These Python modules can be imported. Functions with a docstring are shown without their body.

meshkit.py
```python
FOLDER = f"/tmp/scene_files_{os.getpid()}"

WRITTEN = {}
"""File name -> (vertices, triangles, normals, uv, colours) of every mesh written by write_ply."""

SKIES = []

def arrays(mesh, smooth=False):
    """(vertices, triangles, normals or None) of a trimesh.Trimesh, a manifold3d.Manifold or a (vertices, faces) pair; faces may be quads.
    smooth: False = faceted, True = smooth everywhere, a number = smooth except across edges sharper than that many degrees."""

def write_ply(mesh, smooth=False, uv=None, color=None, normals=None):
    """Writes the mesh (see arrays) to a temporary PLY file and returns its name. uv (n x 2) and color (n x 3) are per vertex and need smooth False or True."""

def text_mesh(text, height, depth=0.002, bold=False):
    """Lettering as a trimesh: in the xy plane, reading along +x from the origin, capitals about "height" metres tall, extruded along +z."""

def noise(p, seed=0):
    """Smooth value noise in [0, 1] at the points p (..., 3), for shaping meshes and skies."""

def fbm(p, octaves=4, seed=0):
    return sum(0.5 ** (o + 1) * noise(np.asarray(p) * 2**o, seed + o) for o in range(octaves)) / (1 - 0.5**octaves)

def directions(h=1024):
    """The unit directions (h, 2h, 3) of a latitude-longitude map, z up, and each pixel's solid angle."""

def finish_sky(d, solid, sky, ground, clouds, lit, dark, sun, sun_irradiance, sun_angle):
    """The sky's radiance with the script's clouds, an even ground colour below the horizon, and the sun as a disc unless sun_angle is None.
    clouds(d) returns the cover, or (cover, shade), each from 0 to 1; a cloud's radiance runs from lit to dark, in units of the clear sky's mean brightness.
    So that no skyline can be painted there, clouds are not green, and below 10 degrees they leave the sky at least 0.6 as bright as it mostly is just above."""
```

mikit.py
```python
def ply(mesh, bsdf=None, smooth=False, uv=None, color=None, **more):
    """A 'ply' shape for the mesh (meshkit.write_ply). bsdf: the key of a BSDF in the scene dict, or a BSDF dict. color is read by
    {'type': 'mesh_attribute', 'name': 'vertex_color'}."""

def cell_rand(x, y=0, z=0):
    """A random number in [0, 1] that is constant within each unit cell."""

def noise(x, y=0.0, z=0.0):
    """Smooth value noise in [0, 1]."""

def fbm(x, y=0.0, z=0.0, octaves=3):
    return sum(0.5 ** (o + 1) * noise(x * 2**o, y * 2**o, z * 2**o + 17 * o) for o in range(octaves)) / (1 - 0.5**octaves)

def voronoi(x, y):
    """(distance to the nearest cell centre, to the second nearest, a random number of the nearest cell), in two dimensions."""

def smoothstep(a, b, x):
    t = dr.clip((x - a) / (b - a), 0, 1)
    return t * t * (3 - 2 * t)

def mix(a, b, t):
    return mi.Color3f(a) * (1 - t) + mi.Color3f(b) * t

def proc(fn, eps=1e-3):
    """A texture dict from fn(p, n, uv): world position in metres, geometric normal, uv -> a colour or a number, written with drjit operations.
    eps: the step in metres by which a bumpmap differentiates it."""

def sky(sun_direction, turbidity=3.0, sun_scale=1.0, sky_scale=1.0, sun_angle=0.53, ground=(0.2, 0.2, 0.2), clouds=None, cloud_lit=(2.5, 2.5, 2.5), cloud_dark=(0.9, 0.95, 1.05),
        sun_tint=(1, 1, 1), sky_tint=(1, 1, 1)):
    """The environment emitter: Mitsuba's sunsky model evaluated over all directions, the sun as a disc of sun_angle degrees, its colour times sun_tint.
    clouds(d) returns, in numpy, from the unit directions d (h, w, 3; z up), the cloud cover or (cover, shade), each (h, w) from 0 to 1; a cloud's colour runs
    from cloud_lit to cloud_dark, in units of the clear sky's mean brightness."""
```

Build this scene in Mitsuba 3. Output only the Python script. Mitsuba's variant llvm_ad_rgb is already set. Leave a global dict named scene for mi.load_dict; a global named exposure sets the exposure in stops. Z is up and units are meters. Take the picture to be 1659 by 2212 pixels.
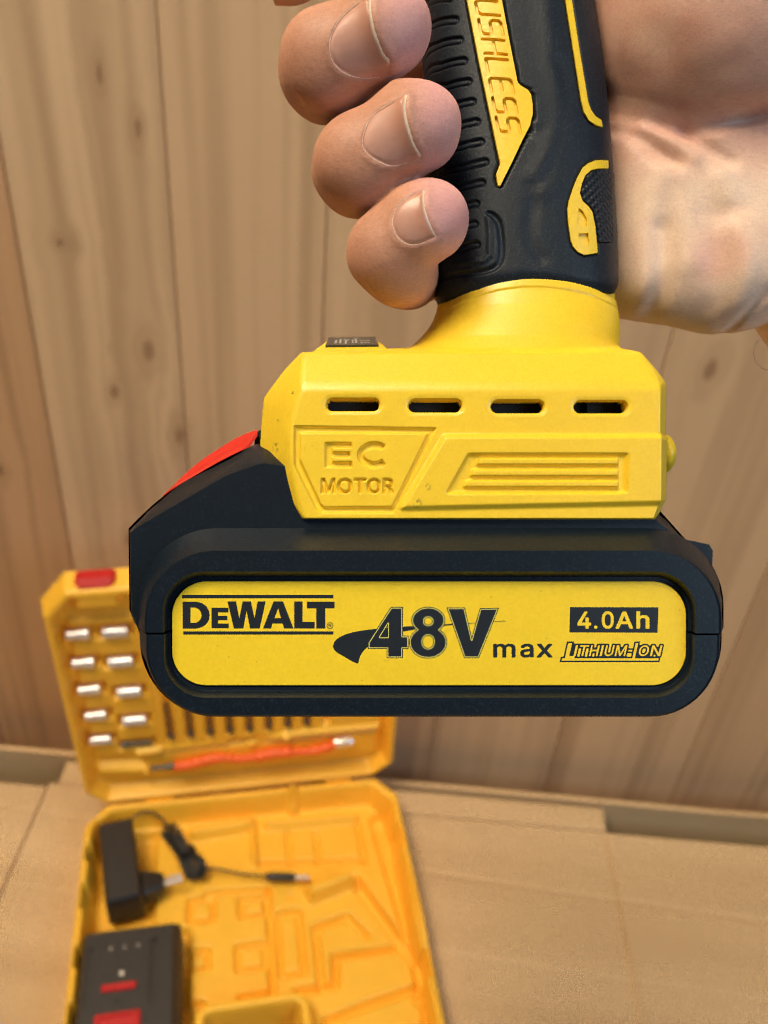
import math
import random
import numpy as np
import trimesh
import shapely
import shapely.geometry as sg
import shapely.ops
from shapely import affinity
from scipy import ndimage
from scipy.spatial import ConvexHull
import mitsuba as mi
import drjit as dr
import manifold3d as m3
from manifold3d import Manifold, CrossSection
import mikit
import meshkit
from mikit import proc, noise, fbm, voronoi, smoothstep, mix, cell_rand

random.seed(7)
rng = np.random.default_rng(7)
T = mi.ScalarTransform4f
scene, labels = {}, {}

# ------------------------------------------------------------------ camera, lights, exposure
EYE = np.array([0.0, 0.0, 0.845])            # metres; z = 0 is the top of the cardboard box
RIGHT = np.array([0.9960900, 0.0514212, 0.0718375])
UP = np.array([-0.0883446, 0.5797765, 0.8099718])
BACK = np.cross(RIGHT, UP)
RIGHT = np.cross(UP, BACK)
D, F = 178.6, 1900.0                          # the drill's label stands 178.6 mm from the lens
scene['camera'] = {
    'type': 'thinlens', 'fov': 2 * math.degrees(math.atan(829.5 / F)), 'fov_axis': 'x',
    'aperture_radius': 0.00085, 'focus_distance': 0.183, 'near_clip': 0.01, 'far_clip': 60.0,
    'to_world': T().look_at(origin=EYE.tolist(), target=(EYE - BACK).tolist(), up=UP.tolist())}
exposure = -0.15


def lamp(key, centre, aim, w, h, rgb, label, cat):
    c, a = np.array(centre, float), np.array(aim, float)
    z = (a - c) / np.linalg.norm(a - c)
    x = np.cross(z, [0.0, 0.31, 1.0])
    x /= np.linalg.norm(x)
    y = np.cross(z, x)
    v = np.array([c + x * sx * w / 2 + y * sy * h / 2 for sx, sy in ((-1, -1), (1, -1), (1, 1), (-1, 1))])
    scene[key] = mikit.ply((v, np.array([[0, 1, 2], [0, 2, 3]])), {'type': 'diffuse', 'reflectance': {'type': 'rgb', 'value': 0.6}},
                           emitter={'type': 'area', 'radiance': {'type': 'rgb', 'value': list(rgb)}})
    labels[key] = {'label': label, 'category': cat}


lamp('ceiling_lamp', (-0.70, -0.10, 2.45), (0.0, 0.3, 0.4), 1.1, 0.75, (24.5, 20.8, 15.4), 'large warm white ceiling lamp panel above the wooden wall and the box', 'lamp')
lamp('window', (1.7, -1.3, 2.0), (0.0, 0.2, 0.6), 1.3, 1.4, (3.3, 4.3, 5.6), 'tall daylight window in the room behind the camera', 'window')
scene['room_light'] = {'type': 'constant', 'radiance': {'type': 'rgb', 'value': [0.042, 0.046, 0.050]}}


# ------------------------------------------------------------------ helpers
def rgb(*c):
    return {'type': 'rgb', 'value': list(c)}


def add(key, mesh, bsdf, smooth=30, label=None, cat=None, group=None, kind=None, **more):
    k, i = key, 0
    while k in scene:
        i += 1
        k = f'{key}_{i:03d}'
    scene[k] = mikit.ply(mesh, bsdf, smooth, **more)
    d = {a: b for a, b in (('label', label), ('category', cat), ('group', group), ('kind', kind)) if b}
    if d:
        labels[k] = d
    return k


def S(pts, z=0.0):
    """Drawing units (the drill's side view, 1659 units wide) -> millimetres on the plane z of the drill's frame."""
    p = np.asarray(pts, float).reshape(-1, 2)
    k = (D - np.asarray(z, float)) / F
    return np.stack([(p[:, 0] - 829.5) * k, (1106.0 - p[:, 1]) * k], 1)


def world(v):
    """Millimetres of the drill's frame (x right, y up, z out of its side) -> metres of the room."""
    v = np.asarray(v, float)
    return EYE + (v[:, :1] * RIGHT + v[:, 1:2] * UP + (v[:, 2:] - D) * BACK) / 1000.0


def vf(mesh):
    if hasattr(mesh, 'to_mesh'):
        m = mesh.to_mesh()
        return np.array(m.vert_properties[:, :3], float), np.array(m.tri_verts, int)
    if isinstance(mesh, trimesh.Trimesh):
        return np.array(mesh.vertices), np.array(mesh.faces)
    return np.asarray(mesh[0], float), np.asarray(mesh[1], int)


def held(key, mesh, bsdf, smooth=30, **more):
    v, f = vf(mesh)
    return add(key, (world(v), f), bsdf, smooth, **more)


def join(*meshes):
    vs, fs, n = [], [], 0
    for m in meshes:
        v, f = vf(m)
        vs.append(v)
        fs.append(f + n)
        n += len(v)
    return np.vstack(vs), np.vstack(fs)


def sst(a, b, x):
    t = np.clip((x - a) / (b - a), 0, 1)
    return t * t * (3 - 2 * t)


def sdist(poly, X, Y, pad=3.0):
    """Signed distance to a polygon, negative inside; +99 farther than pad outside its box."""
    out = np.full(X.shape, 99.0)
    x0, y0, x1, y1 = poly.bounds
    m = (X > x0 - pad) & (X < x1 + pad) & (Y > y0 - pad) & (Y < y1 + pad)
    if m.any():
        shapely.prepare(poly)
        d = shapely.distance(poly.boundary, shapely.points(X[m], Y[m]))
        out[m] = np.where(shapely.contains_xy(poly, X[m], Y[m]), -d, d)
    return out


def height_mesh(X, Y, Z, keep):
    n, m = X.shape
    idx = np.arange(n * m).reshape(n, m)
    q = np.stack([idx[:-1, :-1], idx[1:, :-1], idx[1:, 1:], idx[:-1, 1:]], -1).reshape(-1, 4)
    k = keep.ravel()
    q = q[k[q].all(1)]
    f = np.vstack([q[:, [0, 1, 2]], q[:, [0, 2, 3]]])
    v = np.stack([X.ravel(), Y.ravel(), Z.ravel()], 1)
    used = np.unique(f)
    remap = np.full(len(v), -1)
    remap[used] = np.arange(len(used))
    return v[used], remap[f]


def prism(poly, z0, z1):
    """Extruded shapely polygon as a Manifold."""
    out = []
    for g in getattr(poly, 'geoms', [poly]):
        if g.is_empty or g.area < 1e-9:
            continue
        rings = [np.array(r.coords)[:-1] for r in [g.exterior, *g.interiors]]
        out.append(CrossSection(rings, m3.FillRule.EvenOdd).extrude(z1 - z0).translate((0, 0, z0)))
    return out[0] if len(out) == 1 else Manifold.batch_boolean(out, m3.OpType.Add)


def hull(layers):
    """Convex hull of [(xy points, z)]."""
    return Manifold.hull_points(np.vstack([np.column_stack([p, np.full(len(p), z)]) for p, z in layers]))


def rrect(x0, y0, x1, y1, r, n=14):
    pts = []
    for cx, cy, a0 in ((x1 - r, y1 - r, 0), (x0 + r, y1 - r, 90), (x0 + r, y0 + r, 180), (x1 - r, y0 + r, 270)):
        a = np.radians(a0 + np.linspace(0, 90, n))
        pts.append(np.stack([cx + r * np.cos(a), cy + r * np.sin(a)], 1))
    return np.vstack(pts)


def box(x0, y0, z0, x1, y1, z1, b=0.0):
    if b <= 0:
        return Manifold.cube((x1 - x0, y1 - y0, z1 - z0)).translate((x0, y0, z0))
    s = [Manifold.cube((x1 - x0 - 2 * b * (k != 0), y1 - y0 - 2 * b * (k != 1), z1 - z0 - 2 * b * (k != 2))).translate((x0 + b * (k != 0), y0 + b * (k != 1), z0 + b * (k != 2))) for k in range(3)]
    return Manifold.batch_hull(s)


def tube(path, radius, sides=14, caps=True):
    p = np.asarray(path, float)
    r = np.broadcast_to(np.asarray(radius, float), (len(p),))
    t = np.gradient(p, axis=0)
    t /= np.linalg.norm(t, axis=1, keepdims=True) + 1e-12
    a = np.cross(t[0], [0.3, 0.2, 0.93])
    fr = []
    for i in range(len(p)):
        a = a - t[i] * (a @ t[i])
        a /= np.linalg.norm(a)
        fr.append((a, np.cross(t[i], a)))
    ang = np.arange(sides) * 2 * np.pi / sides
    v = np.vstack([p[i] + r[i] * (np.cos(ang)[:, None] * fr[i][0] + np.sin(ang)[:, None] * fr[i][1]) for i in range(len(p))])
    f = []
    for i in range(len(p) - 1):
        for j in range(sides):
            a0, a1, b0, b1 = i * sides + j, i * sides + (j + 1) % sides, (i + 1) * sides + j, (i + 1) * sides + (j + 1) % sides
            f += [[a0, a1, b1], [a0, b1, b0]]
    if caps:
        v = np.vstack([v, p[:1], p[-1:]])
        n = len(p) * sides
        for j in range(sides):
            f += [[n, (j + 1) % sides, j], [n + 1, n - sides + j, n - sides + (j + 1) % sides]]
    return v, np.array(f)


def spline(pts, n=60):
    p = np.asarray(pts, float)
    t = np.r_[0, np.cumsum(np.linalg.norm(np.diff(p, axis=0), axis=1))]
    from scipy.interpolate import CubicSpline
    return CubicSpline(t, p)(np.linspace(0, t[-1], n))


def smooth_poly(pts, r):
    """Polygon with its corners rounded by r."""
    g = sg.Polygon(pts).buffer(0)
    return g.buffer(-r, quad_segs=8).buffer(2 * r, quad_segs=8).buffer(-r, quad_segs=8)


_glyph = {}


def text_shape(text):
    """Lettering as a shapely shape with capitals one unit tall."""
    if text not in _glyph:
        m = meshkit.text_mesh(text, 1.0, 0.1)
        tri = m.triangles[m.face_normals[:, 2] > 0.9][:, :, :2]
        _glyph[text] = shapely.union_all(shapely.polygons(tri)).buffer(0.0005)
    return _glyph[text]


def fit(shape, x0, y0, x1, y1):
    a, b, c, d = shape.bounds
    return affinity.affine_transform(shape, [(x1 - x0) / (c - a), 0, 0, (y1 - y0) / (d - b), x0 - a * (x1 - x0) / (c - a), y0 - b * (y1 - y0) / (d - b)])


# ------------------------------------------------------------------ materials
def loc(p):
    """Room point -> millimetres of the drill's frame."""
    q = p - mi.Point3f(*EYE.tolist())
    ax = [mi.Vector3f(*a.tolist()) for a in (RIGHT, UP, BACK)]
    return dr.dot(q, ax[0]) * 1000, dr.dot(q, ax[1]) * 1000, dr.dot(q, ax[2]) * 1000 + D


def grain(step, amp):
    def fn(p, n, uv):
        x, y, z = loc(p)
        return amp * (noise(x / step, y / step, z / step) + 0.6 * noise(x / step * 2.3 + 7, y / step * 2.3, z / step * 2.3))
    return proc(fn, eps=4e-5)


def principled(base, rough, bump=None, **more):
    b = {'type': 'principled', 'base_color': base, 'roughness': rough, **more}
    if bump:
        b = {'type': 'bumpmap', 'tex': bump, 'scale': 1.0, 'bsdf': b}
    return {'type': 'twosided', 'bsdf': b}


def yellow_fn(p, n, uv):
    x, y, z = loc(p)
    s = noise(x * 3.1, y * 3.1, z * 3.1)
    g = fbm(x * 0.09, y * 0.09, z * 0.09)
    c = mix((0.70, 0.455, 0.020), (0.80, 0.545, 0.030), 0.6 * s + 0.4 * g)
    dirt = mi.Float(0)
    for cx, cy, r, a in ((-23.0, 13.8, 1.5, 0.85), (-19.2, 25.0, 0.7, 0.8), (-22.6, 19.4, 0.6, 0.6), (-22.4, 10.6, 0.9, 0.6), (7.0, 1.8, 1.5, 0.8), (9.2, 5.2, 1.1, 0.6), (6.4, -1.8, 1.2, 0.9), (-15.0, 14.0, 0.5, 0.5), (31.0, -2.0, 0.7, 0.6)):
        d = dr.sqrt(dr.square((x - cx) / 0.8) + dr.square(y - cy)) / r
        dirt = dr.maximum(dirt, a * smoothstep(1.0, 0.15, d) * smoothstep(0.34, 0.62, noise(x * 2.6 + 3, y * 2.6)))
    return mix(c, (0.09, 0.065, 0.025), 0.8 * dirt)


def black_fn(p, n, uv):
    x, y, z = loc(p)
    s = smoothstep(0.55, 0.9, noise(x * 3.4, y * 3.4, z * 3.4))
    return mix((0.0038, 0.0080, 0.0140), (0.0080, 0.0155, 0.0245), s)


def rubber_fn(p, n, uv):
    x, y, z = loc(p)
    s = smoothstep(0.5, 0.9, noise(x * 3.8, y * 3.8, z * 3.8))
    return mix((0.0045, 0.0085, 0.0140), (0.0110, 0.0200, 0.0310), s)


def label_fn(p, n, uv):
    x, y, z = loc(p)
    s = noise(x * 2.2, y * 2.2)
    c = mix((0.68, 0.475, 0.016), (0.76, 0.54, 0.024), 0.5 * s + 0.5 * fbm(x * 0.05, y * 0.09))
    vx, vy, w = voronoi(x * 0.22, y * 0.22)
    return mix(c, (0.35, 0.27, 0.05), 0.5 * smoothstep(0.05, 0.02, vx) * smoothstep(0.8, 0.85, w))


scene['yellow_plastic'] = principled(proc(yellow_fn), 0.36, grain(0.42, 2.8e-5), specular=0.5)
scene['yellow_smooth'] = principled(rgb(0.76, 0.53, 0.03), 0.38, specular=0.45)
scene['black_plastic'] = principled(proc(black_fn), 0.36, grain(0.40, 2.4e-5), specular=0.30)
scene['rubber'] = principled(proc(rubber_fn), 0.50, grain(0.36, 3.4e-5), specular=0.32)
scene['black_gloss'] = principled(rgb(0.012, 0.017, 0.022), 0.22, specular=0.5)
scene['ink'] = principled(rgb(0.010, 0.014, 0.020), 0.4, specular=0.4)
scene['label_yellow'] = principled(proc(label_fn), 0.40, specular=0.4)
scene['pale_ink'] = principled(rgb(0.60, 0.55, 0.12), 0.45)
scene['white_ink'] = principled(rgb(0.26, 0.26, 0.25), 0.5)
scene['red_plastic'] = principled(rgb(0.54, 0.026, 0.016), 0.33, specular=0.5)
scene['dark_inside'] = principled(rgb(0.008, 0.009, 0.010), 0.7)

SEAMS = [-0.565, -0.44, -0.315, -0.188, -0.065, 0.08, 0.225, 0.38, 0.525, 0.66]
KNOTS = [(-0.233, 0.716, 0.0085), (-0.208, 0.682, 0.0075), (-0.280, 0.589, 0.0085), (-0.216, 0.500, 0.011), (-0.250, 0.456, 0.0075), (-0.194, 0.416, 0.010),
         (0.265, 0.528, 0.0115), (-0.252, 0.289, 0.009), (0.244, 0.365, 0.006), (0.12, 0.10, 0.008), (-0.02, 0.70, 0.006), (-0.37, 0.36, 0.008)]
TINT = [(0.90, 0.76, 0.66), (0.89, 0.75, 0.65), (0.90, 0.76, 0.66), (1.04, 1.0, 0.96), (0.98, 0.92, 0.87), (1.0, 0.95, 0.9), (0.95, 0.90, 0.86), (1.0, 0.94, 0.88), (0.93, 0.85, 0.78), (0.95, 0.85, 0.8), (0.95, 0.9, 0.85)]


def wood_fn(p, n, uv):
    X, Z = p.x, p.z
    pid, tint = mi.Float(0), mi.Color3f(*TINT[0])
    for i, s in enumerate(SEAMS):
        pid = dr.select(X > s, mi.Float(i + 1), pid)
        tint = dr.select(X > s, mi.Color3f(*TINT[i + 1]), tint)
    off = cell_rand(pid, 3) * 40
    w, dark = mi.Float(0), mi.Float(0)
    for kx, kz, r in KNOTS:
        dx, dz = X - kx - 0.05 * (Z - kz), (Z - kz) * 0.5
        wob = 1.0 + 0.9 * (noise(X * 130 + kx * 90, Z * 70) - 0.5)
        d2 = (dr.square(dx * (1.5 if kz > 0.6 else 1.0)) + dr.square(dz * (2.2 if abs(kz - 0.589) < 0.01 else 1.0))) / (r * r) * wob
        w += dx * dr.exp(-d2 * 0.22) * 0.75
        ring = 0.7 + 0.3 * dr.sin(dr.sqrt(d2) * 7)
        dark = dr.maximum(dark, dr.exp(-d2 * 1.5) * ring)
    xs = X - w + 0.012 * (noise(X * 9 + off, Z * 2.2) - 0.5) + 0.003 * noise(X * 20 + off, Z * 7)
    g1 = fbm(xs * 55 + off, Z * 1.3 + off, octaves=3)
    g2 = noise(xs * 150 + off, Z * 2.2)
    g3 = noise(xs * 17 + off, Z * 0.9)
    k = dr.clip(0.65 * (g1 - 0.5) * 2 + 0.34 * (g3 - 0.5) * 2 + 0.34 * (g2 - 0.5) + 0.31, 0, 1)
    c = mix((0.575, 0.410, 0.250), (0.340, 0.222, 0.127), k)
    c = mix(c, (0.22, 0.120, 0.060), 0.8 * dark)
    return c * tint


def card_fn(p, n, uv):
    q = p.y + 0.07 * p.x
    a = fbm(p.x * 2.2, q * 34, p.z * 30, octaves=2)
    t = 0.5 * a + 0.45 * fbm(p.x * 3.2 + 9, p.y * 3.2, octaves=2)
    w1 = 0.5 + 0.8 * noise(p.x * 9, p.y * 3)                          # light and shade of old fold creases painted as pale and dark lines
    fold_light = w1 * dr.maximum(dr.exp(-dr.square((q - 0.545) / 0.0022)), 0.8 * dr.exp(-dr.square((q - 0.462) / 0.002)))
    t = t + 0.32 * fold_light - 0.30 * dr.exp(-dr.square((q - 0.540) / 0.0018)) * w1 - 0.2 * dr.exp(-dr.square((p.x + 0.04 * p.y - 0.300) / 0.0016))  # subtracted terms paint the shaded side of the creases
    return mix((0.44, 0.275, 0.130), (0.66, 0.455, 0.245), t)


def case_fn(p, n, uv):
    s = fbm(p.x * 30, p.y * 30, p.z * 30)
    return mix((0.82, 0.435, 0.030), (0.88, 0.485, 0.042), s)


scene['wood'] = principled(proc(wood_fn), 0.5, specular=0.35)
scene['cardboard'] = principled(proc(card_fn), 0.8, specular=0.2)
scene['kraft_dark'] = principled(rgb(0.20, 0.165, 0.115), 0.85, specular=0.2)
scene['case_plastic'] = principled(proc(case_fn), 0.42, specular=0.45)
scene['case_red'] = principled(rgb(0.46, 0.010, 0.010), 0.38)
scene['steel'] = principled(rgb(0.82, 0.82, 0.84), 0.34, metallic=0.75)
scene['dark_steel'] = principled(rgb(0.10, 0.085, 0.07), 0.4, metallic=0.5)
scene['orange_rubber'] = principled(rgb(0.80, 0.12, 0.015), 0.45)
scene['dull_black'] = principled(rgb(0.014, 0.013, 0.012), 0.45)
scene['grey_black'] = principled(rgb(0.024, 0.020, 0.018), 0.45)
scene['tin'] = principled(rgb(0.85, 0.83, 0.80), 0.25, metallic=0.8)

# ------------------------------------------------------------------ the wooden wall
WALL = 0.69
labels['wall'] = {'label': 'wall of vertical knotty pine planks behind the tool case', 'kind': 'structure'}
edges = [-0.70] + SEAMS + [0.80]
for a, b in zip(edges[:-1], edges[1:]):
    a, b, c = a + 0.0004, b - 0.0004, 0.0011
    prof = sg.Polygon([(a, WALL + c), (a + c, WALL), (b - c, WALL), (b, WALL + c), (b, WALL + 0.014), (a, WALL + 0.014)])
    v, f = vf(prism(prof, -0.75, 1.35))
    add('wall__plank', (v, f), 'wood', False)
add('wall__backing', box(-0.70, WALL + 0.0145, -0.75, 0.80, WALL + 0.03, 1.35), 'kraft_dark', False)
add('floor', box(-1.6, -1.6, -0.77, 1.6, WALL + 0.03, -0.752), 'kraft_dark', False, label='dim floor under the cardboard box', kind='structure')

# ------------------------------------------------------------------ the cardboard box
labels['cardboard_box'] = {'label': 'large closed brown cardboard box that carries the yellow tool case', 'category': 'box'}


def board(x0, y0, x1, y1, z0, z1, seed, wob=0.0006, tilt=(0, 0)):
    """A sheet of corrugated board with a slightly wavy face and soft edges."""
    def ticks(a, b):
        return np.r_[a, a + 0.0015, np.linspace(a + 0.004, b - 0.004, max(2, int((b - a) / 0.045))), b - 0.0015, b] if b - a > 0.012 else np.linspace(a, b, 3)
    xs_, ys_ = ticks(x0, x1), ticks(y0, y1)
    nx, ny = len(xs_), len(ys_)
    X, Y = np.meshgrid(xs_, ys_, indexing='ij')
    W = meshkit.fbm(np.stack([X * 5, Y * 5, 0 * X + seed], -1), 2, seed) - 0.5
    e = np.minimum(np.minimum(X - x0, x1 - X), np.minimum(Y - y0, y1 - Y))
    Z = z1 + tilt[0] * (X - x0) + tilt[1] * (Y - y0) + wob * 4 * W - 0.0009 * (e < 0.0005)
    top = height_mesh(X, Y, Z, np.ones(X.shape, bool))
    bot = (top[0] * [1, 1, 0] + [0, 0, z0], top[1][:, ::-1])
    n = len(top[0])
    idx = np.arange(nx * ny).reshape(nx, ny)
    loop = np.r_[idx[:, 0], idx[-1, 1:], idx[-2::-1, -1], idx[0, -2:0:-1]]
    nxt = np.roll(loop, -1)
    side = np.vstack([np.stack([loop, loop + n, nxt + n], 1), np.stack([loop, nxt + n, nxt], 1)])
    return np.vstack([top[0], bot[0]]), np.vstack([top[1], bot[1] , side])


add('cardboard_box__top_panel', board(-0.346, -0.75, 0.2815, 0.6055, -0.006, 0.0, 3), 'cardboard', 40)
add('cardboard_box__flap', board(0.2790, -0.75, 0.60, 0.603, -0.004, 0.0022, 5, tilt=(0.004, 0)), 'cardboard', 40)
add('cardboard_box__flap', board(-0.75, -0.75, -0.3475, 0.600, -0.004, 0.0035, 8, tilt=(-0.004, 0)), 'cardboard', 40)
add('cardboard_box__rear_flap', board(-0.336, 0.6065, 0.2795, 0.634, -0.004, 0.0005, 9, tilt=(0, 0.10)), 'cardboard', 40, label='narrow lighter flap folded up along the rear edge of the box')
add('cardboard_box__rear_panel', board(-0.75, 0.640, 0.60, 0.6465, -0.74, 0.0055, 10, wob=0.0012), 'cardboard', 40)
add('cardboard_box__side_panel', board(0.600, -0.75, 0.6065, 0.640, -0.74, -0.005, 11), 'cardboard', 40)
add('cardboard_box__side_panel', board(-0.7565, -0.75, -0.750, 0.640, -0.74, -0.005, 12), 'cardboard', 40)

# ------------------------------------------------------------------ the tool case
HINGE = np.array([-0.26155, 0.55389, 0.0])
CU, CV = np.array([0.974589, 0.224, 0.0]), np.array([0.224, -0.974589, 0.0])
CZ = np.array([0.0, 0.0, 1.0])


def base_xyz(v):
    """Case frame (along the hinge, towards the viewer, up; metres) -> room."""
    v = np.asarray(v, float)
    return HINGE + v[:, :1] * CU + v[:, 1:2] * CV + v[:, 2:] * CZ


def lid_xyz(v):
    """Lid frame (along the hinge, up the lid, out of the lid) -> room."""
    v = np.asarray(v, float)
    a = math.radians(1.2)
    x, y = v[:, :1] * math.cos(a) - v[:, 1:2] * math.sin(a) - 0.0190, v[:, :1] * math.sin(a) + v[:, 1:2] * math.cos(a) + 0.045
    return HINGE + x * CU + y * CZ + v[:, 2:] * CV


def flip(m):
    return m[0], m[1][:, ::-1]


def in_base(key, mesh, bsdf, smooth=30, **more):
    v, f = vf(mesh)
    return add(key, (base_xyz(v), f[:, ::-1]), bsdf, smooth, **more)


def in_lid(key, mesh, bsdf, smooth=30, **more):
    v, f = vf(mesh)
    return add(key, (lid_xyz(v), f), bsdf, smooth, **more)


labels['tool_case'] = {'label': 'open yellow plastic tool case lying on the cardboard box, lid standing up', 'category': 'tool case'}
RIM = 0.045
MM = 0.001
outer = sg.Polygon([(-20, 24), (1, 0), (285, 0), (306, 25), (306, 296), (288, 316), (-2, 316), (-20, 296)])
X, Y = np.meshgrid(np.arange(-27, 313.1, 1.3), np.arange(-6, 322.1, 1.3), indexing='ij')
sd = sdist(outer, X, Y, 12)
Z = 45 * sst(3.5, -1.0, sd) ** 0.6
inner = sg.Polygon([(-10, 28), (8, 10.5), (277, 10.5), (296, 32), (296, 290), (282, 306), (4, 306), (-10, 290)])
for x0, y0, x1, y1 in ((-14, 46, -8, 62), (-14, 88, -8, 112), (-14, 150, -8, 168), (-14, 200, -8, 222), (292, 60, 300, 84), (294, 190, 301, 214)):
    inner = inner.union(sg.box(x0, y0, x1, y1))
inner = inner.buffer(1.5).buffer(-1.5)
si = sdist(inner, X, Y, 30)
floor = 15.5
Z = np.where(si < 2.5, Z - (45 - floor) * sst(1.8, -3.2, si), Z)
Z += 0.9 * np.exp(-((sd + 5.5) / 1.6) ** 2)


def sink(poly, depth, soft=1.4, lim=None):
    global Z
    s = sdist(poly, X, Y, 8)
    Z = Z + 1.9 * depth * sst(soft, -soft, s)


def groove(pts, width, depth, soft=1.2):
    sink(sg.LineString(pts).buffer(width / 2 * 1.25), depth, soft)


sink(sg.box(-8, 20, 50, 120), -6)                               # adapter well
sink(sg.box(-9, 130, 84, 300), -6)                              # spare battery well
for r in ((131, 104, 159, 126), (126, 152, 155, 178), (82, 99, 108, 125), (82, 151, 102, 171), (127, 199, 157, 215), (82, 200, 98, 216)):
    g = sg.box(*r).buffer(-3).buffer(3)
    sink(g, -5.5, 1.8)
    sink(g.buffer(-3.5), 4.5, 1.6)
tall = sg.box(165, 124, 191, 188).buffer(-5).buffer(5)
sink(tall, -6, 2)
sink(tall.buffer(-4.5), 4, 2)
groove([(161, 98), (158, 214)], 4, -5)
groove([(100, 96), (160, 99)], 3.5, -4)
sink(sg.Polygon([(198, 108), (250, 96), (252, 106), (202, 121)]), 9, 2)
groove([(249, 100), (262, 128), (278, 160), (291, 186)], 8, -8, 2)
groove([(203, 200), (203, 145), (236, 138), (251, 160)], 4.5, -5)
groove([(276, 176), (219, 176), (216, 202), (180, 203)], 5, -6)
groove([(292, 215), (250, 222), (204, 232)], 5, -5)
groove([(284, 36), (291, 110), (298, 190), (300, 270)], 13, -5, 2.5)
groove([(152, 70), (262, 80)], 3.5, -4)
groove([(186, 38), (186, 72)], 3.5, -3.5)
groove([(215, 42), (215, 74)], 3.5, -3.5)
groove([(262, 34), (262, 82)], 4, -4)
groove([(150, 20), (150, 70)], 4, 5)
groove([(90, 30), (145, 26)], 8, 6, 2)
groove([(165, 28), (260, 30)], 6, 4, 2)
sink(sg.Point(193, 12).buffer(6), 7, 1.5)
sink(sg.Point(181, 110).buffer(2.6), -2.5, 0.8)
sink(sg.Point(287, 226).buffer(3), -3, 0.8)
groove([(196, 262), (290, 250)], 4, -5)
ring = sg.box(88, 214, 190, 300)
ring = ring.buffer(-16).buffer(16)
sr = sdist(ring, X, Y, 10)
Z = np.where(sr < 6, np.maximum(Z, 15 + 28 * sst(4.0, -2.0, sr)), Z)
Z = Z - 41 * sst(1.2, -2.5, sdist(ring.buffer(-11), X, Y, 10))
Z = ndimage.gaussian_filter(Z, 0.85)
Z = np.maximum(Z, 2.0 * (sd < 0) + 0.15)
keep = sd < 5
in_base('tool_case__base', flip(height_mesh(X * MM, Y * MM, Z * MM, keep)), 'case_plastic', True)
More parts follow.
